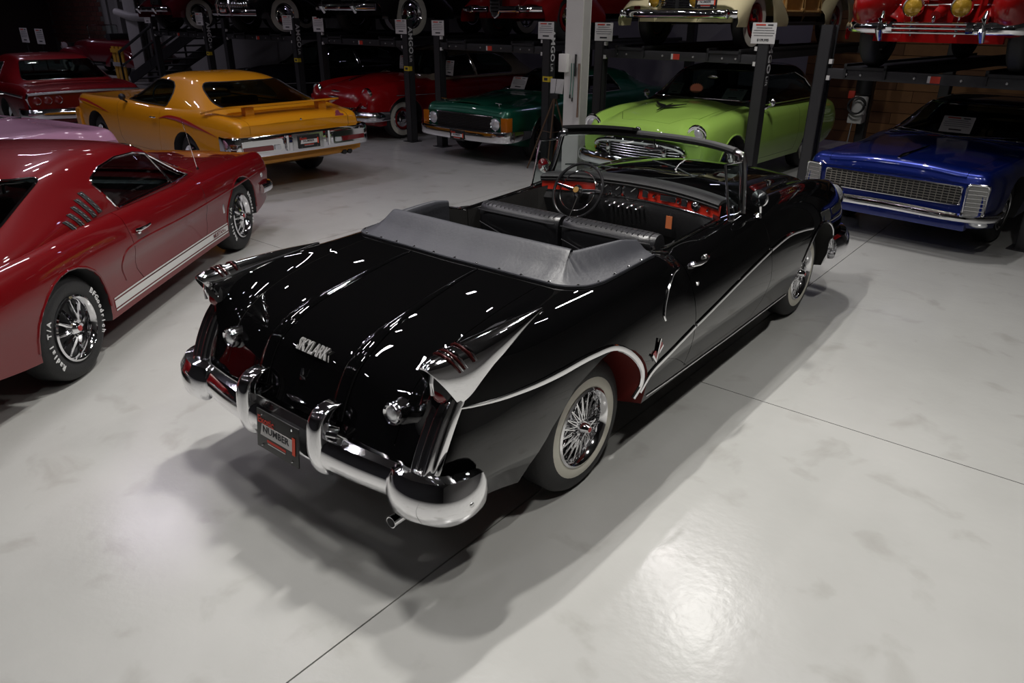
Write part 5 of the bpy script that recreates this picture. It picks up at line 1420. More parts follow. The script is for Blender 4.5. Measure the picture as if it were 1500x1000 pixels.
def build_lime():
    car = thing('lime_car', 'lime green 1950s hardtop with black roof, chrome hood bird and oval grille', 'car')
    P = paint('lime_paint', (.33, .54, .10), .0, .35)
    yf = 3.78; wb = 2.95
    def S(y, zc, zv, zf, w, zb=.28, xf=.74, so=None):
        return [(0, y, zc), (.28, y, zc - .012), (.52, y, zc - .05 if zc > 1 else zc - .02), (xf - .10, y, zv), (xf, y, zf), (w - .05, y, zf - .07), (w, y, .72), (w, y, .52), (w - .06, y, zb), (w - .25, y, zb), (0, y, zb)]
    A = np.array([S(-1.2, .80, .80, .80, .86, .42), S(-1.1, .92, .92, .93, .90, .38), S(-.6, 1.0, .99, 1.0, .93, .30), S(0, 1.03, 1.02, 1.02, .95), S(.7, 1.04, 1.03, 1.02, .95), S(1.5, 1.05, 1.04, 1.03, .95), S(2.1, 1.09, 1.05, 1.04, .95),
                  S(2.6, 1.09, 1.02, 1.03, .95), S(3.0, 1.06, .98, 1.02, .95), S(3.35, 1.0, .92, .99, .945), S(3.6, .93, .87, .95, .93), S(3.72, .86, .82, .90, .905, .36), S(yf, .74, .72, .76, .86, .42)])
    for i, a in enumerate(A):     # nose bulges forward in plan
        if a[0][1] > 3.3:
            for p in a: p[1] += .10 * (1 - (abs(p[0]) / .9) ** 2) * (a[0][1] - 3.3) / .5
    parts, b = body_shell(car, A, P, [(0, .36, .40, .42), (wb, .36, .40, .42)], cockpit=(.76, .1, 2.0, .5), doors=[[(.65, 1.3), (.7, .36), (2.1, .36), (2.15, 1.3)]],
                          hood=([(-.60, 2.2), (.60, 2.2), (.58, 3.3), (.35, 3.68), (-.35, 3.68), (-.58, 3.3)], .80))
    z0 = .95; BR = paint('black_roof_paint', (.008, .009, .008), 0, .3)
    def g(y, zc, xe, ze, xb, zb): return (y, [(0, zc), (xe * .55, zc - .01), (xe * .86, zc - .04 if zc - ze > .08 else ze + .012), (xe, ze), (xb, zb), (xb - .15, z0), (0, z0)])
    G = [g(2.2, 1.09, .76, 1.06, .82, 1.0), g(1.95, 1.25, .70, 1.16, .83, 1.0), g(1.6, 1.47, .65, 1.36, .84, 1.01), g(1.2, 1.535, .64, 1.42, .85, 1.01), g(.5, 1.54, .64, 1.42, .86, 1.01), g(-.05, 1.48, .65, 1.36, .86, 1.01), g(-.4, 1.25, .69, 1.16, .84, 1.01), g(-.7, 1.04, .74, 1.02, .78, 1.0)]
    greenhouse(car, G, BR, [[(2.0, 1.05), (1.68, 1.36), (1.5, 1.40), (.35, 1.40), (.05, 1.30), (-.1, 1.1), (.0, 1.05)]], trap(.76, .60, 1.10, 1.45, .08), trap(.74, .58, 1.08, 1.42, .10), ymid=.8, glass=TINT)
    # hood bird
    q0 = toppt(b, 0, 3.12, .0)
    bd = MB(); up = Vector((0, 0, .012))
    bd.tube([toppt(b, 0, 2.95, .014), toppt(b, 0, 3.2, .02), toppt(b, 0, 3.38, .03)], [.006, .022, .008], 8, flat=.6)
    for s in (1, -1): bd.slab([[toppt(b, .02 * s, 3.22, .02), toppt(b, .02 * s, 3.10, .02)], [toppt(b, .14 * s, 3.12, .03), toppt(b, .14 * s, 3.05, .028)], [toppt(b, .22 * s, 3.0, .035), toppt(b, .22 * s, 2.97, .033)]], (0, 0, .008))
    tag(bd.build('hood_bird', mat('dark_chrome', (.12, .13, .12), .2, .9, noise=.1), car), 'dark chrome bird ornament')
    MB().ell(frontpt(b, 0, .80, .02), .05, .03, .05).build('nose_badge', CHROME, car)
    for s in (1, -1):
        f = round_lamp(car, (.775 * s, 3.76, .80), .092, .05, ringw=.03)
        MB().tube([Vector((.775 * s + .125 * math.cos(t), 3.77 - .03 * (1 - math.sin(t)), .80 + .125 * math.sin(t))) for t in np.linspace(.2, PI - .2, 10)], [.006, .014, .018, .02, .022, .022, .02, .018, .014, .006], 8).build('lamp_visor', CHROME, f)
        q = sidepath(b, arc(wb, .36, .41, 0, 180, 14, .43), s, 1, .0)
        MB().tube(q, .012, 6).build('arch_lip', P, car)
        c = Vector((.97 * s, 1.95, 1.10)); mo = MB().lathe([(.001, -.02), (.05, -.02), (.055, 0), (.03, .03), (.001, .04)], c, 'y', 18, 1).build('wing_mirror', CHROME, car)
        MB().tube([c + Vector((0, 0, -.04)), (.90 * s, 1.98, 1.01)], .012, 8).build('mirror_stem', CHROME, mo)
    # oval grille with thick chrome surround and bars
    yg = 3.90
    ov = lambda t, rx, rz: Vector((rx * abs(math.cos(t)) ** .7 * math.copysign(1, math.cos(t)), yg - .14 * (rx * math.cos(t) / .8) ** 2, .565 + rz * abs(math.sin(t)) ** .8 * math.copysign(1, math.sin(t))))
    gr = MB().tube([ov(t, .66, .115) for t in np.linspace(0, 2 * PI, 49)[:-1]], .038, 10, closed=True).build('grille', CHROME, car)
    rows = [[(x, yg - .03 - .14 * (x / .8) ** 2, z) for z in (.47, .565, .66)] for x in np.linspace(-.62, .62, 13)]
    MB().slab(rows, (0, -.02, 0)).build('grille_back', BLACK, gr)
    for k in range(6): MB().tube([(x, yg + .0 - .14 * (x / .8) ** 2, .485 + .032 * k) for x in np.linspace(-.60, .60, 13)], .007, 6).build('grille_bar', CHROME_SATIN, gr)
    for s in (1, -1): MB().ell((.42 * s, yg - .01, .565), .035, .03, .085, 14, 10).build('grille_bullet', CHROME, gr)
    bumper('front_bumper', [(.95, 3.5, .42, .14, .05), (.90, 3.78, .42, .16, .07), (.5, 3.95, .42, .16, .08), (0, 4.0, .42, .16, .08), (-.5, 3.95, .42, .16, .08), (-.90, 3.78, .42, .16, .07), (-.95, 3.5, .42, .14, .05)], car)
    for y in (0, wb):
        for s in (1, -1): wheel(car, .86 * s, y, .36, .36, .2, s, 'cap', (.21, .28), rim=.20)
    seats(car, 1.0, .38, .7, .42, .6); MB().box(-.72, .72, 1.85, 2.0, .75, 1.03).build('dashboard', BLACK, car, bevel=.03); steering(car, -.4, 1.65, 1.08)
    MB().ell((0, 1.78, 1.36), .09, .02, .03).build('inner_mirror', CHROME_SATIN, car)
    # orange starburst sticker inside the screen
    st = MB(); c = Vector((.12, 2.02, 1.215)); n = 20
    st.poly([c + Vector(((.11 if i % 2 else .085) * math.cos(PI * i / n), -.35 * (.07 if i % 2 else .055) * math.sin(PI * i / n), (.07 if i % 2 else .055) * math.sin(PI * i / n))) for i in range(2 * n)], (0, .002, .0))
    st.build('starburst_sticker', mat('orange_sticker', (1.0, .30, .16), .6, noise=.02), car)
    nose_place(car, (-2.48, 6.0), math.radians(3), 4.0, 1.04); car.scale = (1.05, .92, 1.04); car.location.y -= .48
    return car
lime = build_lime()
local_card(lime, (-.42, 1.925, 1.165), .32, .20, 'white price sheet behind the windscreen of the lime green car, beside the lift post', 0, .15)
local_card(lime, (.52, 1.875, 1.185), .20, .20, 'white sheet propped behind the screen by the black pillar of the lime green car', .12, .14)

def build_round50(name, label, P, roof, nose, theta, k, wheelpaint=None, cat='car'):
    """early 1950s sedan with toothy grille, seen from its front"""
    car = thing(name, label, cat)
    yf = 3.75; wb = 3.0
    def S(y, zc, zv, zf, w, zb=.28, xf=.72):
        return [(0, y, zc), (.26, y, zc - .015), (.46, y, zc - .07 if zc > 1 else zc - .02), (xf - .10, y, zv), (xf, y, zf), (w - .05, y, zf - .09), (w, y, .74), (w, y, .52), (w - .06, y, zb), (w - .25, y, zb), (0, y, zb)]
    A = np.array([S(-1.2, .75, .75, .75, .80, .42), S(-1.05, .92, .90, .90, .88, .36), S(-.5, 1.02, 1.0, 1.0, .93, .30), S(.2, 1.05, 1.03, 1.03, .95), S(1.2, 1.06, 1.04, 1.03, .95), S(2.0, 1.10, 1.05, 1.03, .95), S(2.5, 1.13, 1.03, 1.04, .95), S(3.0, 1.10, .97, 1.03, .95), S(3.35, 1.03, .90, 1.0, .945), S(3.6, .93, .82, .95, .92), S(3.72, .80, .74, .86, .88, .38), S(yf, .62, .62, .70, .84, .44)])
    for a in A:
        if a[0][1] > 3.2:
            for p in a: p[1] += .14 * (1 - (abs(p[0]) / .9) ** 2) * (a[0][1] - 3.2) / .55
    parts, b = body_shell(car, A, P, [(0, .36, .40, .42), (wb, .36, .40, .42)], cockpit=(.76, .0, 2.0, .5), doors=[[(1.05, 1.3), (1.07, .36), (2.1, .36), (2.15, 1.3)]], hood=([(-.56, 2.2), (.56, 2.2), (.52, 3.3), (.3, 3.7), (-.3, 3.7), (-.52, 3.3)], .85))
    z0 = .95
    def g(y, zc, xe, ze, xb, zb): return (y, [(0, zc), (xe * .55, zc - .01), (xe * .86, zc - .05 if zc - ze > .08 else ze + .012), (xe, ze), (xb, zb), (xb - .15, z0), (0, z0)])
    G = [g(2.2, 1.10, .74, 1.06, .80, 1.0), g(1.95, 1.28, .69, 1.18, .82, 1.0), g(1.62, 1.52, .63, 1.40, .83, 1.01), g(1.2, 1.60, .62, 1.46, .84, 1.01), g(.4, 1.61, .62, 1.46, .85, 1.01), g(-.2, 1.53, .63, 1.38, .85, 1.01), g(-.6, 1.28, .67, 1.18, .83, 1.01), g(-.95, 1.04, .72, 1.02, .78, 1.0)]
    greenhouse(car, G, roof, [[(2.0, 1.05), (1.68, 1.40), (1.1, 1.44), (1.05, 1.05)], [(1.0, 1.05), (1.03, 1.44), (.35, 1.44), (.1, 1.36), (-.05, 1.15), (.0, 1.05)]], trap(.74, .58, 1.10, 1.50, .08), trap(.70, .55, 1.10, 1.48, .10), ymid=.8)
    yg = 3.86
    gr = MB().tube([Vector((.56 * math.copysign(abs(math.cos(t)) ** .7, math.cos(t)), yg - .10 * (.7 * math.cos(t)) ** 2, .64 + .12 * math.copysign(abs(math.sin(t)) ** .8, math.sin(t)))) for t in np.linspace(0, 2 * PI, 41)[:-1]], .022, 8, closed=True).build('grille', CHROME, car)
    MB().slab([[(x, yg - .04 - .16 * x * x, z) for z in (.53, .64, .75)] for x in np.linspace(-.54, .54, 11)], (0, -.02, 0)).build('grille_back', BLACK, gr)
    for k_ in range(23):
        x = -.50 + 1.0 * k_ / 22; MB().tube([(x, yg - .02 - .16 * x * x, .55), (x, yg + .01 - .16 * x * x, .64), (x, yg - .02 - .16 * x * x, .73)], .011, 6).build('grille_tooth', CHROME_SATIN, gr)
    MB().tube([frontpt(b, x, .85, .012) for x in np.linspace(-.12, .12, 5)], [.008, .016, .02, .016, .008], 8).build('nose_badge', CHROME, car)
    MB().tube([toppt(b, 0, y, .015) for y in (3.0, 3.3, 3.5)], [.006, .014, .018], 8).build('hood_ornament', CHROME, car)
    for s in (1, -1):
        round_lamp(car, (.73 * s, 3.70, .82), .095, .05, ringw=.03)
        MB().ell((.72 * s, 3.76, .62), .09, .05, .04, 14, 8).build('park_lamp', CHROME, car)
        q = sidepath(b, [(3.2, .80), (2.6, .78), (2.1, .77)], s, 5, .003); MB().tube(q, .008, 6).build('side_trim', CHROME, car)
        q = sidepath(b, arc(wb, .36, .41, 0, 180, 14, .43), s, 1, .0); MB().tube(q, .010, 6).build('arch_lip', P, car)
    bumper('front_bumper', [(.95, 3.4, .46, .16, .05), (.90, 3.75, .46, .18, .08), (.5, 3.93, .46, .18, .09), (0, 3.98, .46, .18, .09), (-.5, 3.93, .46, .18, .09), (-.90, 3.75, .46, .18, .08), (-.95, 3.4, .46, .16, .05)], car)
    for y in (0, wb):
        for s in (1, -1): wheel(car, .86 * s, y, .36, .36, .2, s, 'cap', (.215, .30), rim=.205, paintmat=wheelpaint)
    seats(car, 1.0, .38, .7, .42, .6, mat('pale_seat', (.25, .23, .22), .6, noise=.1)); MB().box(-.72, .72, 1.85, 2.0, .75, 1.03).build('dashboard', BLACK, car, bevel=.03); steering(car, -.4, 1.6, 1.08)
    nose_place(car, nose, theta, 4.0 * 1.05 / k, k); car.scale = (k, 1.05, 1.03)
    return car
redb = build_round50('red_sedan', 'bright red early 1950s car with cream roof and whitewall tires under the lift', paint('bright_red_paint', (.26, .004, .006), 0, .35), paint('cream_roof_paint', (.42, .36, .27), 0, .4), *on_lift(3, .84), 1.09, paint('bright_red_paint', (0, 0, 0)))
local_card(redb, (-.05, 2.16, 1.30), .28, .26, 'white sheet behind the windscreen of the red and cream car', .4, .06)
local_card(redb, (-.93, 1.85, 1.22), .30, .28, 'white price sheet at the door window of the red and cream car', -.2, .04)
blk = build_round50('black_sedan', 'black car with a red interior parked in the dark behind the yellow coupe', paint('black_sedan_paint', (.006, .006, .008), 0, .3), paint('black_sedan_paint', (0, 0, 0)), *on_lift(4, 1.0), 1.09)
# ------------------------------------------------------------------ pre-war cars on the lifts
def build_prewar(name, label, P, nose, theta, k=1.0, z=0.0, fender=None, wheelpaint=None, side=None, face=None, wb=2.85, style='wide', whites=True, cat='car', roof=True, over=.62):
    """1930s-40s body: narrow hood, separate pontoon fenders, running boards"""
    car = thing(name, label, cat)
    FP = fender or P; yf = wb + over
    hw = .34 if style == 'narrow' else .44
    def S(y, zt, w, zm=.75, zb=.42): return [(0, y, zt), (w * .45, y, zt - .012), (w * .8, y, zt - .06), (w * .97, y, zt - .20), (w, y, zm), (w, y, zm - .15), (w * .95, y, zb), (w * .6, y, zb), (0, y, zb)]
    A = np.array([S(-1.0, .70, .50), S(-.85, .95, .60), S(-.5, 1.10, .68), S(.2, 1.12, .74), S(1.0, 1.12, .76), S(1.7, 1.13, .74), S(2.0, 1.14, .66), S(wb - .3, 1.10, (.66 + hw) / 2), S(wb + .1, 1.05, hw + .06), S(wb + .4, .98, hw * .8), S(yf - .12, .92, hw * .55), S(yf, .82, hw * .30)])
    body = loft(A, 4, 3, (6,)); b = bvh(body); ob('body', body, car, side or P, 32)
    h = MB(); q = []
    z0 = 1.0
    def g(y, zc, xe, ze, xb, zb): return (y, [(0, zc), (xe * .55, zc - .01), (xe * .86, zc - .05 if zc - ze > .08 else ze + .012), (xe, ze), (xb, zb), (xb - .12, z0), (0, z0)])
    G = [g(1.95, 1.15, .56, 1.12, .62, 1.05), g(1.8, 1.35, .56, 1.25, .66, 1.05), g(1.6, 1.60, .55, 1.46, .68, 1.05), g(1.1, 1.70, .57, 1.55, .71, 1.05), g(.2, 1.70, .57, 1.54, .71, 1.05), g(-.4, 1.58, .55, 1.42, .68, 1.05), g(-.8, 1.2, .50, 1.12, .60, 1.03)]
    if roof: greenhouse(car, G, P, [[(1.75, 1.18), (1.58, 1.48), (1.0, 1.52), (.98, 1.18)], [(.9, 1.18), (.92, 1.52), (.0, 1.50), (-.2, 1.18)]], trap(.54, .48, 1.20, 1.55, .06), None, ymid=.5, trim_r=0)
    # fenders
    def fender_(name, yc, y0, y1, xi, xo, ztop, s, skirt):
        rows = []
        for y in np.linspace(y0, y1, 22):
            t = (y - yc)
            u = (y - y0) / (y1 - y0)
            zt = .38 + (ztop - .38) * max(0, math.sin(PI * min(1, max(0, .08 + .84 * u)))) ** .75
            r = .385
            zl = max(.36 + (math.sqrt(max(0, r * r - t * t)) if abs(t) < r else 0) * .92 , .30) if abs(t) < r else .30 + .0 * abs(t)
            zl = min(zl, zt - .03)
            row = []
            for a in np.linspace(0, 1, 13):
                if a < .7:
                    f = PI * (.0 + a / .7 * .5 * 1.0) ; f2 = PI * (1 - a / .7)
                    x = (xi + xo) / 2 + (xo - xi) / 2 * math.cos(f2); zz = zt - (zt - max(zl, zt - .20)) * (1 - math.sin(f2)) ** 1.3
                    if a > .35 or True: row.append((x * s, y, zz))
                else:
                    x = xo - .015 * ((a - .7) / .3) ** 2; z_a = max(zl, zt - .20); row.append((x * s, y, z_a + (zl - z_a) * (a - .7) / .3))
            rows.append(row)
        MB().slab(rows, (0, 0, -.012)).build(name, FP, car, 50)
    for s in (1, -1):
        fender_('front_fender', wb, yf + .06, wb - .85, hw * .72, .90, .86, s, True)
        fender_('rear_fender', 0, .62, -.85, .52, .90, .82, s, True)
        MB().box(*sorted((.60 * s, .86 * s)), .45, wb - .70, .30, .34).build('running_board', BLACK, car)
        for y in (0, wb): wheel(car, .80 * s, y, .36, .36, .17, s, 'cap', (.22, .32) if whites else (0, 0), rim=.205, paintmat=wheelpaint, rimcol=wheelpaint)
    # front panel between the fenders
    MB().slab([[(x, yf - .10 - .10 * abs(x), zz) for zz in (.34, .45, .62)] for x in np.linspace(-.70, .70, 15)], (0, -.03, 0)).build('front_apron', FP, car, 50)
    MB().box(-.45, .45, -.9, wb + .3, .34, .44).build('chassis', BLACK, car)
    face(car, b, yf)
    MB().tube([(0, wb - .1, 1.115), (0, wb + .3, 1.03)], .008, 6).build('hood_trim', CHROME, car)
    if nose is not None: nose_place(car, (nose[0], nose[1], z), theta, yf + .25, k)
    return car
def cream_face(car, b, yf):
    br = bumper('front_bumper', [(.85, yf + .02, .44, .10, .05), (.6, yf + .17, .44, .105, .06), (0, yf + .20, .44, .105, .06), (-.6, yf + .17, .44, .105, .06), (-.85, yf + .02, .44, .10, .05)], car)
    for s in (1, -1):
        MB().ell((.78 * s, yf + .15, .44), .035, .05, .06, 12, 8).build('bumper_cap', CHROME, br)
        f = round_lamp(car, (.30 * s, yf + .12, .60), .075, .05, 'fog_lamp', mat('yellow_lens', (.50, .30, .03), .15, .3, coat=.8, bump=.2, bscale=60), ringw=.014)
        round_lamp(car, (.62 * s, yf - .02, .72), .10)
    g = MB().box(-.25, .25, yf - .02, yf + .03, .50, .80).build('grille', BLACK, car)
    for s in (1, -1):
        for k in range(10): MB().box(*sorted((.03 * s, .24 * s)), yf + .03, yf + .045, .51 + .028 * k, .522 + .028 * k).build('grille_bar', CHROME, g)
    plate(car, (-.52, yf + .23, .57), (-1, 0, 0), (0, 0, 1), .30, .15)
WOOD = mat('varnished_wood', (.36, .15, .03), .35, noise=.3, nscale=9, coat=.5)
CREAM = paint('cream_paint', (.58, .52, .32), 0, .35)
build_prewar('wood_wagon', 'cream pre-war wagon with wooden side panels and red-rimmed whitewalls on the lift', CREAM, *on_lift(1, .24), 1.0, DECK, wheelpaint=mat('dark_red_wheel', (.18, .01, .012), .35, noise=.1), side=CREAM, face=cream_face)
def wagon_panels():
    w = [o for o in bpy.data.objects if o.name.startswith('wood_wagon')][0]
    for s in (1, -1):
        for y0, y1 in ((.0, .62), (.66, 1.25), (1.29, 1.9)):
            pnl = MB().box(*sorted((.745 * s, .775 * s)), y0, y1, .48, 1.08).build('wood_panel', WOOD, w)
            MB().tube([(.785 * s, y, z) for y, z in rrect(y0, y1, .48, 1.08, .05, 3)], .022, 6, closed=True).build('wood_frame', mat('light_wood', (.48, .28, .10), .4, noise=.2, nscale=10), pnl)
wagon_panels()
def cord_face(car, b, yf):
    br = bumper('front_bumper', [(.90, yf - .02, .42, .10, .04), (.75, yf + .13, .42, .11, .05), (.40, yf + .19, .42, .115, .05)], car)
    bumper('bumper_piece', [(-.40, yf + .19, .42, .115, .05), (-.75, yf + .13, .42, .11, .05), (-.90, yf - .02, .42, .10, .04)], br)
    for k in range(3): MB().tube([(x, yf + .22 - .0 * abs(x), .375 + .04 * k) for x in np.linspace(-.42, .42, 9)], .014, 8).build('bumper_rod', CHROME, br)
    for s in (1, -1):
        MB().tube([(.48 * s, yf + .17, .30), (.48 * s, yf + .23, .40), (.48 * s, yf + .22, .50), (.48 * s, yf + .20, .57)], [.025, .042, .036, .016], 12).build('bumper_guard', CHROME, br)
        MB().tube([(.40 * s, yf + .21, .42), (.34 * s, yf + .215, .42)], .055, 10).build('rod_clamp', CHROME, br)
        f = round_lamp(car, (.225 * s, yf + .14, .61), .085, .06, 'fog_lamp', mat('yellow_lens', (0, 0, 0)), ringw=.016)
        MB().tube([(.225 * s, yf + .12, .55), (.21 * s, yf + .10, .34)], .012, 8).build('lamp_stalk', CHROME, f)
    g = MB().box(-.40, .40, yf - .10, yf - .01, .62, 1.0).build('grille', CORDRED, car)
    for k in range(8): MB().tube([(-.42, yf - .03, .63 + .05 * k), (0, yf + .03, .63 + .05 * k), (.42, yf - .03, .63 + .05 * k)], .008, 6).build('grille_bar', CHROME, g)
    MB().tube([(0, yf - .05, .58), (0, yf + .12, .53)], [.07, .045], 14).build('crank_cover', CORDRED, car)
    MB().ell((0, yf + .15, .50), .02, .02, .035, 10, 8).build('nose_badge', CHROME, car)
    for s in (1, -1): MB().ell((.66 * s, wb_ + .2, .62), .24, .50, .30, 24, 14).build('fender_bulge', CORDRED, car)
    MB().slab([[(x, yf + .10 - .16 * abs(x), zz) for zz in (.28, .32, .44)] for x in np.linspace(-.62, .62, 15)], (0, -.05, 0)).build('gravel_pan', CORDRED, car, 50)
CORDRED = paint('glossy_red_paint', (.27, .005, .005), 0, .3); wb_ = 2.85
build_prewar('red_roadster', 'glossy red 1930s car with yellow fog lamps and triple-bar chrome bumper on the lift', CORDRED, *on_lift(0, .44), 1.02, DECK - .11, face=cord_face, whites=False, over=.40)
def shield_face(car, b, yf):
    for s in (1, -1):
        br = bumper('front_bumper', ([(.82, yf + .03, .47, .085, .04), (.55, yf + .16, .47, .09, .05), (.14, yf + .20, .47, .09, .05)] if s > 0 else [(-.14, yf + .20, .47, .09, .05), (-.55, yf + .16, .47, .09, .05), (-.82, yf + .03, .47, .085, .04)]), car)
        MB().box(.50 * s - .03, .50 * s + .03, yf + .15, yf + .24, .42, .52).build('bumper_clamp', CHROME, br, bevel=.01)
        round_lamp(car, (.60 * s, yf - .02, .74), .095)
    g = MB().poly([(x, yf + .14, zz) for x, zz in ((-.10, .78), (.10, .78), (.10, .46), (.06, .38), (0, .35), (-.06, .38), (-.10, .46))], (0, .05, 0)).build('grille', BLACK, car)
    MB().tube([(x, yf + .195, zz) for x, zz in ((-.10, .78), (.10, .78), (.10, .46), (.06, .38), (0, .35), (-.06, .38), (-.10, .46))], .014, 6, closed=True).build('grille_frame', CHROME, g)
    for k in range(7): MB().bar((-.09, yf + .20, .44 + .05 * k), (.09, yf + .20, .44 + .05 * k), .008, .012).build('grille_bar', CHROME, g)
DKRED = paint('dark_lift_red_paint', (.16, .004, .005), 0, .35)
build_prewar('shield_grille_car', 'dark red 1940s car with narrow shield grille and split chrome bumper on the lift', DKRED, *on_lift(2, -.12), 1.06, DECK, face=shield_face, whites=False, wheelpaint=DKRED)
def long_face(car, b, yf):
    br = bumper('front_bumper', [(.78, yf + .08, .46, .10, .045), (.5, yf + .17, .46, .105, .05), (0, yf + .19, .46, .105, .05), (-.5, yf + .17, .46, .105, .05), (-.78, yf + .08, .46, .10, .045)], car)
    for s in (1, -1):
        MB().tube([(.42 * s, yf + .20, .38), (.42 * s, yf + .27, .47), (.42 * s, yf + .23, .60)], [.03, .04, .02], 12).build('bumper_guard', CHROME, br)
        round_lamp(car, (.48 * s, yf - .05, .88), .11)
    MB().ell((0, yf + .235, .46), .06, .02, .04, 14, 8).build('bumper_badge', CHROME, br)
    g = MB().box(-.2, .2, yf - .05, yf + .02, .55, .95).build('grille', BLACK, car)
    for k in range(9): MB().tube([(-.18 + .045 * k, yf + .025, .56), (-.18 + .045 * k, yf + .025, .94)], .008, 6).build('grille_bar', CHROME, g)
BLK2 = paint('black_prewar_paint', (.005, .005, .006), 0, .3)
build_prewar('black_touring_car', 'black 1930s touring car with large whitewalls and long chrome bumper on the lift', BLK2, *on_lift(3, .45), 1.16, DECK, face=long_face)
def toothy_face(car, b, yf):
    br = bumper('front_bumper', [(.85, yf + .02, .40, .12, .05), (.5, yf + .17, .40, .12, .06), (0, yf + .20, .40, .12, .06), (-.5, yf + .17, .40, .12, .06), (-.85, yf + .02, .40, .12, .05)], car)
    for s in (1, -1):
        MB().tube([(.20 * s, yf + .20, .75), (.24 * s, yf + .27, .55), (.27 * s, yf + .24, .33)], [.03, .035, .018], 12).build('bumper_guard', CHROME, br)
        round_lamp(car, (.60 * s, yf - .02, .78), .10)
    g = MB().box(-.62, .62, yf - .02, yf + .03, .47, .72).build('grille', BLACK, car)
    for k in range(4): MB().box(-.6, .6, yf + .03, yf + .05, .49 + .06 * k, .515 + .06 * k).build('grille_bar', CHROME, g)
    for k in range(14): MB().ell((-.58 + .09 * k, yf + .07, .54), .028, .03, .05, 10, 6).build('grille_tooth', CHROME, g)
    plate(car, (0, yf + .27, .43), (-1, 0, 0), (0, 0, 1), .28, .14)
build_prewar('toothy_grille_car', 'black 1950s car with a toothy chrome grille and curved guards on the lift', BLK2, *on_lift(4, .70), 1.08, DECK, face=toothy_face)
MAROON = paint('maroon_paint', (.09, .004, .010), 0, .35)
build_prewar('maroon_lift_car', 'maroon car on the lift above the steel stairs', MAROON, *on_lift(5, .70), 1.08, DECK, face=long_face)
build_prewar('maroon_roadster', 'maroon 1930s car with chrome headlamps and whitewalls near the brick wall', MAROON, None, 0, 1.0, face=long_face, style='narrow', roof=False)
def park_vintage():
    c = [o for o in bpy.data.objects if o.name.startswith('maroon_roadster')][0]
    c.scale = (1.15, 1.15, 1.15); c.rotation_euler = (0, 0, math.radians(100)); c.location = (-28.0, 11.85, 0)
park_vintage()
def vintage_screen():
    c = [o for o in bpy.data.objects if o.name.startswith('maroon_roadster')][0]
    fr = MB().tube([(x, 1.75, z) for x, z in rrect(-.55, .55, 1.12, 1.55, .05, 3)], .018, 8, closed=True).build('windscreen_frame', CHROME, c)
    MB().poly([(-.54, 1.75, 1.13), (.54, 1.75, 1.13), (.54, 1.75, 1.54), (-.54, 1.75, 1.54)], (0, .004, 0)).build('windscreen_glass', GLASS, fr)
    MB().box(-.5, .5, .7, .95, 1.0, 1.3).build('seat_back', LEATHER, c, bevel=.05)
    for x, y, d in ((-30.0, 8.64, 'farther from the stairs'), (-28.0, 8.43, 'closer to the stairs')):
        k = price_card((x, y, 1.45), .70, .5, 'white card on a stand beside the maroon 1930s car, ' + d)
        MB().tube([(0, .03, -1.45), (0, .03, .2)], .02, 8).build('stand_pole', BLACK, k)
        MB().lathe([(.001, 0), (.18, 0), (.18, .02), (.001, .03)], (0, .03, -1.45), 'z', 16, 1).build('stand_base', BLACK, k)
vintage_screen()

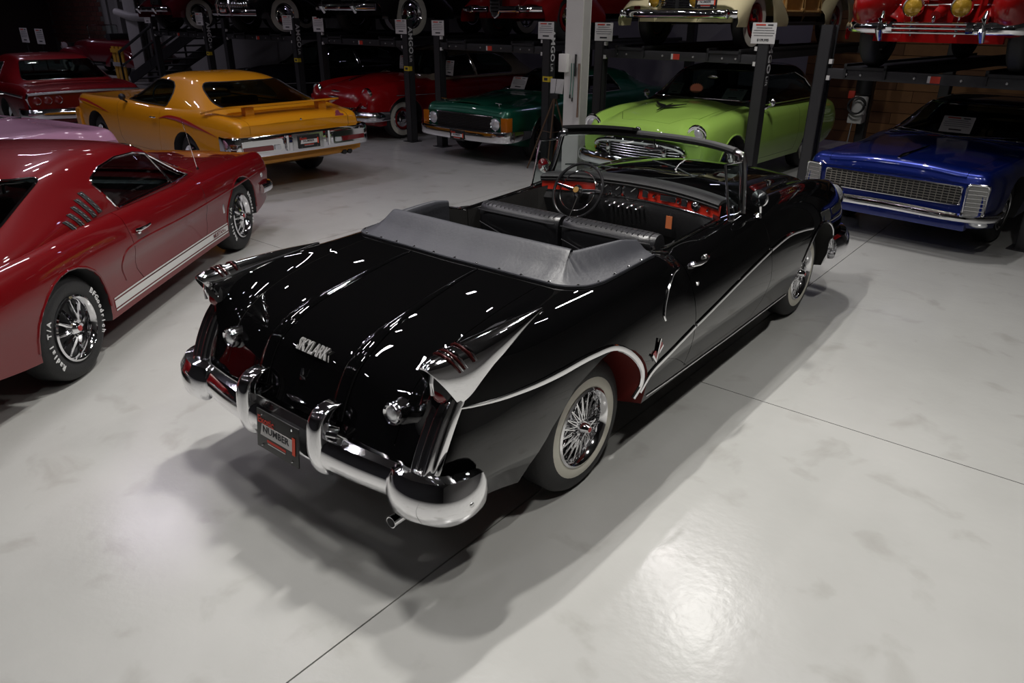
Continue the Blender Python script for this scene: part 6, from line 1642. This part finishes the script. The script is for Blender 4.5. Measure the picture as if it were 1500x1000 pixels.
# ------------------------------------------------------------------ red hardtop and pink car at the far left
def build_impala():
    car = thing('red_hardtop', 'dark red 1960s hardtop seen from behind, triple round tail lamps under a chrome strip', 'car')
    P = paint('ruby_red_paint', (.15, .003, .006), 0, .35)
    yr = -1.35
    A = sixties_net(yr, 3.9, 3.02, 1.0, .96, .95, .93, .97, .93, hip=.01, zrear=.66, noser=.05, rear_in=.03, zrb=.42)
    parts, b = body_shell(car, A, P, [(0, .35, .36, .40), (3.02, .35, .40, .42)], cockpit=(.78, .0, 2.1, .45), doors=[[(.75, 1.2), (.8, .34), (2.1, .34), (2.16, 1.2)]], lid=([(-.78, -1.6), (.78, -1.6), (.76, -.55), (-.76, -.55)], .78))
    z0 = .88
    def g(y, zc, xe, ze, xb, zb): return (y, [(0, zc), (xe * .55, zc - .006), (xe * .88, zc - .03 if zc - ze > .08 else ze + .012), (xe, ze), (xb, zb), (xb - .15, z0), (0, z0)])
    G = [g(2.25, .99, .78, .96, .84, .92), g(1.9, 1.18, .71, 1.07, .87, .93), g(1.6, 1.36, .66, 1.25, .88, .93), g(1.2, 1.42, .65, 1.30, .88, .93), g(.4, 1.42, .66, 1.29, .89, .94), g(.05, 1.36, .67, 1.24, .89, .94), g(-.3, 1.16, .70, 1.07, .87, .94), g(-.58, .99, .74, .97, .82, .93)]
    greenhouse(car, G, P, [[(2.05, .97), (1.62, 1.27), (.8, 1.28), (.55, .97)]], trap(.76, .60, 1.0, 1.36, .05), trap(.72, .60, 1.02, 1.33, .05), ymid=.8)
    tr = MB(); tr.tube([(x, yr - .02, .86 - .02 * abs(x) ** 3) for x in np.linspace(-.92, .92, 15)], .03, 8, flat=.8); tro = tr.build('tail_strip', CHROME_SATIN, car)
    for s in (1, -1):
        MB().tube([(.92 * s, yr - .02, .85), (.95 * s, yr - .02, .78), (.93 * s, yr - .02, .62)], .022, 8).build('strip_end', CHROME, tro)
        for k in range(3): round_lamp(car, (.46 * s + .17 * k * s, yr - .01, .74), .062, .03, 'tail_lamp', REDLENS, CHROME, .012, -1)
        q = sidepath(b, [(-1.2, .80), (0, .80), (2.5, .78)], s, 5, .004); MB().tube(q, .022, 8, flat=.5, up=(s, 0, 0)).build('side_moulding', CHROME_SATIN, car)
    bumper('rear_bumper', [(-1.0, yr + .35, .52, .16, .03), (-.98, yr - .02, .52, .18, .06), (-.6, yr - .08, .52, .18, .07), (0, yr - .08, .50, .18, .07), (.6, yr - .08, .52, .18, .07), (.98, yr - .02, .52, .18, .06), (1.0, yr + .35, .52, .16, .03)], car)
    for y in (0, 3.02):
        for s in (1, -1): wheel(car, .92 * s, y, .35, .35, .2, s, 'cap', rim=.2)
    seats(car, 1.0, .38, .6, .42, .6); MB().box(-.74, .74, 1.9, 2.08, .7, .96).build('dashboard', BLACK, car, bevel=.03); steering(car, -.4, 1.7, .98)
    MB().box(-.12, .12, 1.70, 1.71, 1.18, 1.30).build('window_sticker', PAPER, car)
    k = 1.04; hx, hy = -.995, .10; rz = math.atan2(-hx, hy)
    car.scale = (k, k, k); car.rotation_euler = (0, 0, rz); car.location = (-12.65 + hx * 1.43 * k, 3.42 + hy * 1.43 * k, 0)
build_impala()
def build_pink():
    car = thing('pink_car', 'pale pink car showing its long hood behind the dark red fastback', 'car')
    P = paint('pale_pink_paint', (.48, .25, .36), 0, .35)
    yf = 3.8
    A = sixties_net(-1.3, yf, 2.9, .95, .93, .93, .93, .97, .92, zfront=.66, noser=.12, front_in=.10, crown=.04)
    parts, b = body_shell(car, A, P, [(0, .35, .38, .40), (2.9, .35, .38, .40)], cockpit=(.74, .2, 2.0, .45), doors=[[(.8, 1.2), (.85, .34), (2.05, .34), (2.1, 1.2)]], hood=([(-.66, 2.2), (.66, 2.2), (.60, yf - .25), (-.60, yf - .25)], .75))
    rows = [[Vector((x, 2.05 - .35 * h - .10 * (x / .7) ** 2, .96 + .38 * h)) for h in np.linspace(0, 1, 4)] for x in np.linspace(-.68, .68, 11)]
    ws = MB().slab(rows, (0, .006, 0)).build('windscreen', GLASS, car, 60)
    MB().tube([r[-1] for r in rows], .015, 8).build('screen_frame', CHROME, ws); MB().tube([r[0] for r in rows], .014, 8).build('screen_base', BLACK, ws)
    for s in (-1, 1):
        MB().tube([(.1 * s, 2.14, .99), (.5 * s, 2.08, 1.0)], .010, 6).build('wiper', CHROME_SATIN, car)
        round_lamp(car, (.70 * s, yf - .04, .70), .09)
        for y in (0, 2.9): wheel(car, .86 * s, y, .35, .35, .2, s, 'cap', (.22, .28), rim=.2)
    bumper('front_bumper', [(.95, yf - .3, .46, .14, .04), (.85, yf + .02, .46, .16, .06), (0, yf + .10, .46, .16, .06), (-.85, yf + .02, .46, .16, .06), (-.95, yf - .3, .46, .14, .04)], car)
    seats(car, 1.0, .38, .6, .35, .6, P)
    MB().box(-.4, .4, yf - .02, yf + .02, .52, .68).build('grille', CHROME_SATIN, car)
    hx, hy = .985, .17; rz = math.atan2(-hx, hy)
    car.rotation_euler = (0, 0, rz); car.location = (-6.85 - hx * yf, .62 - hy * yf, 0)
build_pink()
# ------------------------------------------------------------------ back of the hall: wood wall, brick, stairs, far column
wood = structure(MB().box(-2.6, 3.2, 12.86, 12.9, 0, 2.6).build('wall_wood', mat('plank_backing', (.03, .018, .01), .8, noise=.2)))
PL = [mat('plank_%s' % n, c, .6, noise=.25, nscale=6) for n, c in (('amber', (.22, .10, .03)), ('brown', (.17, .075, .025)), ('tan', (.26, .125, .04)))]
for r in range(13):
    x = -2.6 - .9 * ((r * 7) % 3) / 3
    i = 0
    while x < 3.2:
        a = max(x, -2.6); e = min(x + 2.3, 3.2)
        if e - a > .05: MB().box(a + .004, e - .004, 12.835, 12.86, .2 * r + .005, .2 * r + .195).build('plank', PL[(r * 2 + i) % 3], wood)
        x += 2.3; i += 1
# brick wall far left
BW = structure(MB().box(-44, -37.6, 15.0, 15.2, 0, CEIL).build('wall_brick', mat('mortar', (.15, .14, .13), .9, noise=.2)))
BR = [mat('brick_%s' % n, c, .8, noise=.25, nscale=9) for n, c in (('dark', (.13, .048, .038)), ('red', (.17, .058, .045)), ('brown', (.145, .062, .046)))]
bme = {}
def brick_mesh(i):
    if i not in bme:
        m = MB().box(0, .56, -.02, 0, 0, .19); me = m.mesh('brick'); fix_normals(me); me.materials.append(BR[i]); bme[i] = me
    return bme[i]
nb = 0
for r in range(11, 26):
    for c in range(0, 11):
        x = -44 + .6 * c + (.3 if r % 2 else 0)
        if x + .56 > -37.6: continue
        o = bpy.data.objects.new('brick', brick_mesh((r * 5 + c * 3 + r * c) % 3)); o.location = (x, 15.0, .215 * r - 1.6 + .02); COL.objects.link(o); o.parent = BW; nb += 1
WP2 = mat('far_white_steel', (.42, .415, .41), .55, noise=.1)
t = thing('far_column', 'white round-branched steel column in front of the doorway by the stairs', 'column', (-25.0, 10.4, 0))
m = MB(); m.box(-.42, .42, -.06, -.02, 0, CEIL); m.box(-.42, .42, .25, .29, 0, CEIL); m.box(-.03, .03, -.02, .25, 0, CEIL); m.build('column_shaft', WP2, t)
MB().tube([(-1.1, 0, 2.25), (.2, -.1, 2.1), (4.5, -.1, 2.02)], .13, 12).build('branch_pipe', WP2, t)
t = thing('yellow_barrier', 'yellow slatted barrier standing at the foot of the stairs', 'barrier', (-25.6, 9.9, 0))
YB = mat('barrier_yellow', (.55, .30, .02), .5, noise=.1)
for k in range(3): MB().box(-.36 + .3 * k, -.16 + .3 * k, 0, .04, .0, 1.15).build('slat', YB, t)
for z in (.5, .95): MB().box(-.4, .5, -.03, 0, z, z + .13).build('rail', mat('barrier_grey', (.35, .345, .34), .5, noise=.1) if z < .6 else YB, t)
# steel stairs rising to the right
t = thing('steel_stairs', 'black steel stairs with handrails rising beside the lifts', 'stairs', (0, 0, 0))
SM = mat('stair_black', (.015, .015, .018), .5, .3, noise=.15); TM = mat('stair_tread', (.05, .05, .055), .5, .3, noise=.2)
sx0, sx1 = -24.2, -18.6; n = 9
for k in range(n):
    x = sx0 + (sx1 - sx0) * (k + .5) / n; z = .22 + .22 * k
    MB().box(x - .33, x + .33, 9.6, 10.8, z - .03, z).build('tread', TM, t)
for y in (9.58, 10.82):
    MB().bar((sx0 + .02, y, .165), (sx1 + .3, y, 2.15), .05, .3).build('stringer', SM, t)
    MB().tube([(sx0 - .5, y, 1.0), (sx1 + .3, y, 3.15)], .045, 8).build('handrail', SM, t)
    MB().tube([(sx0 - .5, y, .55), (sx1 + .3, y, 2.7)], .035, 8).build('handrail', SM, t)
    for k in range(4):
        x = sx0 - .5 + (sx1 - sx0 + .8) * k / 3; z = .1 + 2.15 * k / 3
        MB().tube([(x, y, max(0, z - .2)), (x, y, z + .95)], .035, 8).build('rail_post', SM, t)
# doorway panels on the far wall
dw = structure(MB().box(-37.6, -28.0, 15.0, 15.1, 0, CEIL).build('wall_far', mat('far_panel', (.29, .285, .28), .8, noise=.1)))
d1 = structure(MB().box(-35.6, -34.0, 14.93, 15.0, 0, 2.7).build('door_1', mat('far_door', (.07, .068, .066), .6, noise=.1)))
for x in (-37.2, -36.0, -33.6, -32.4): MB().box(x, x + .28, 14.9, 15.0, 0, 3.2).build('door_frame', mat('door_frame', (.34, .335, .33), .7, noise=.1), d1)
structure(MB().box(-28.2, -28.0, 13.2, 15.1, 0, CEIL).build('wall_return', WALLP))
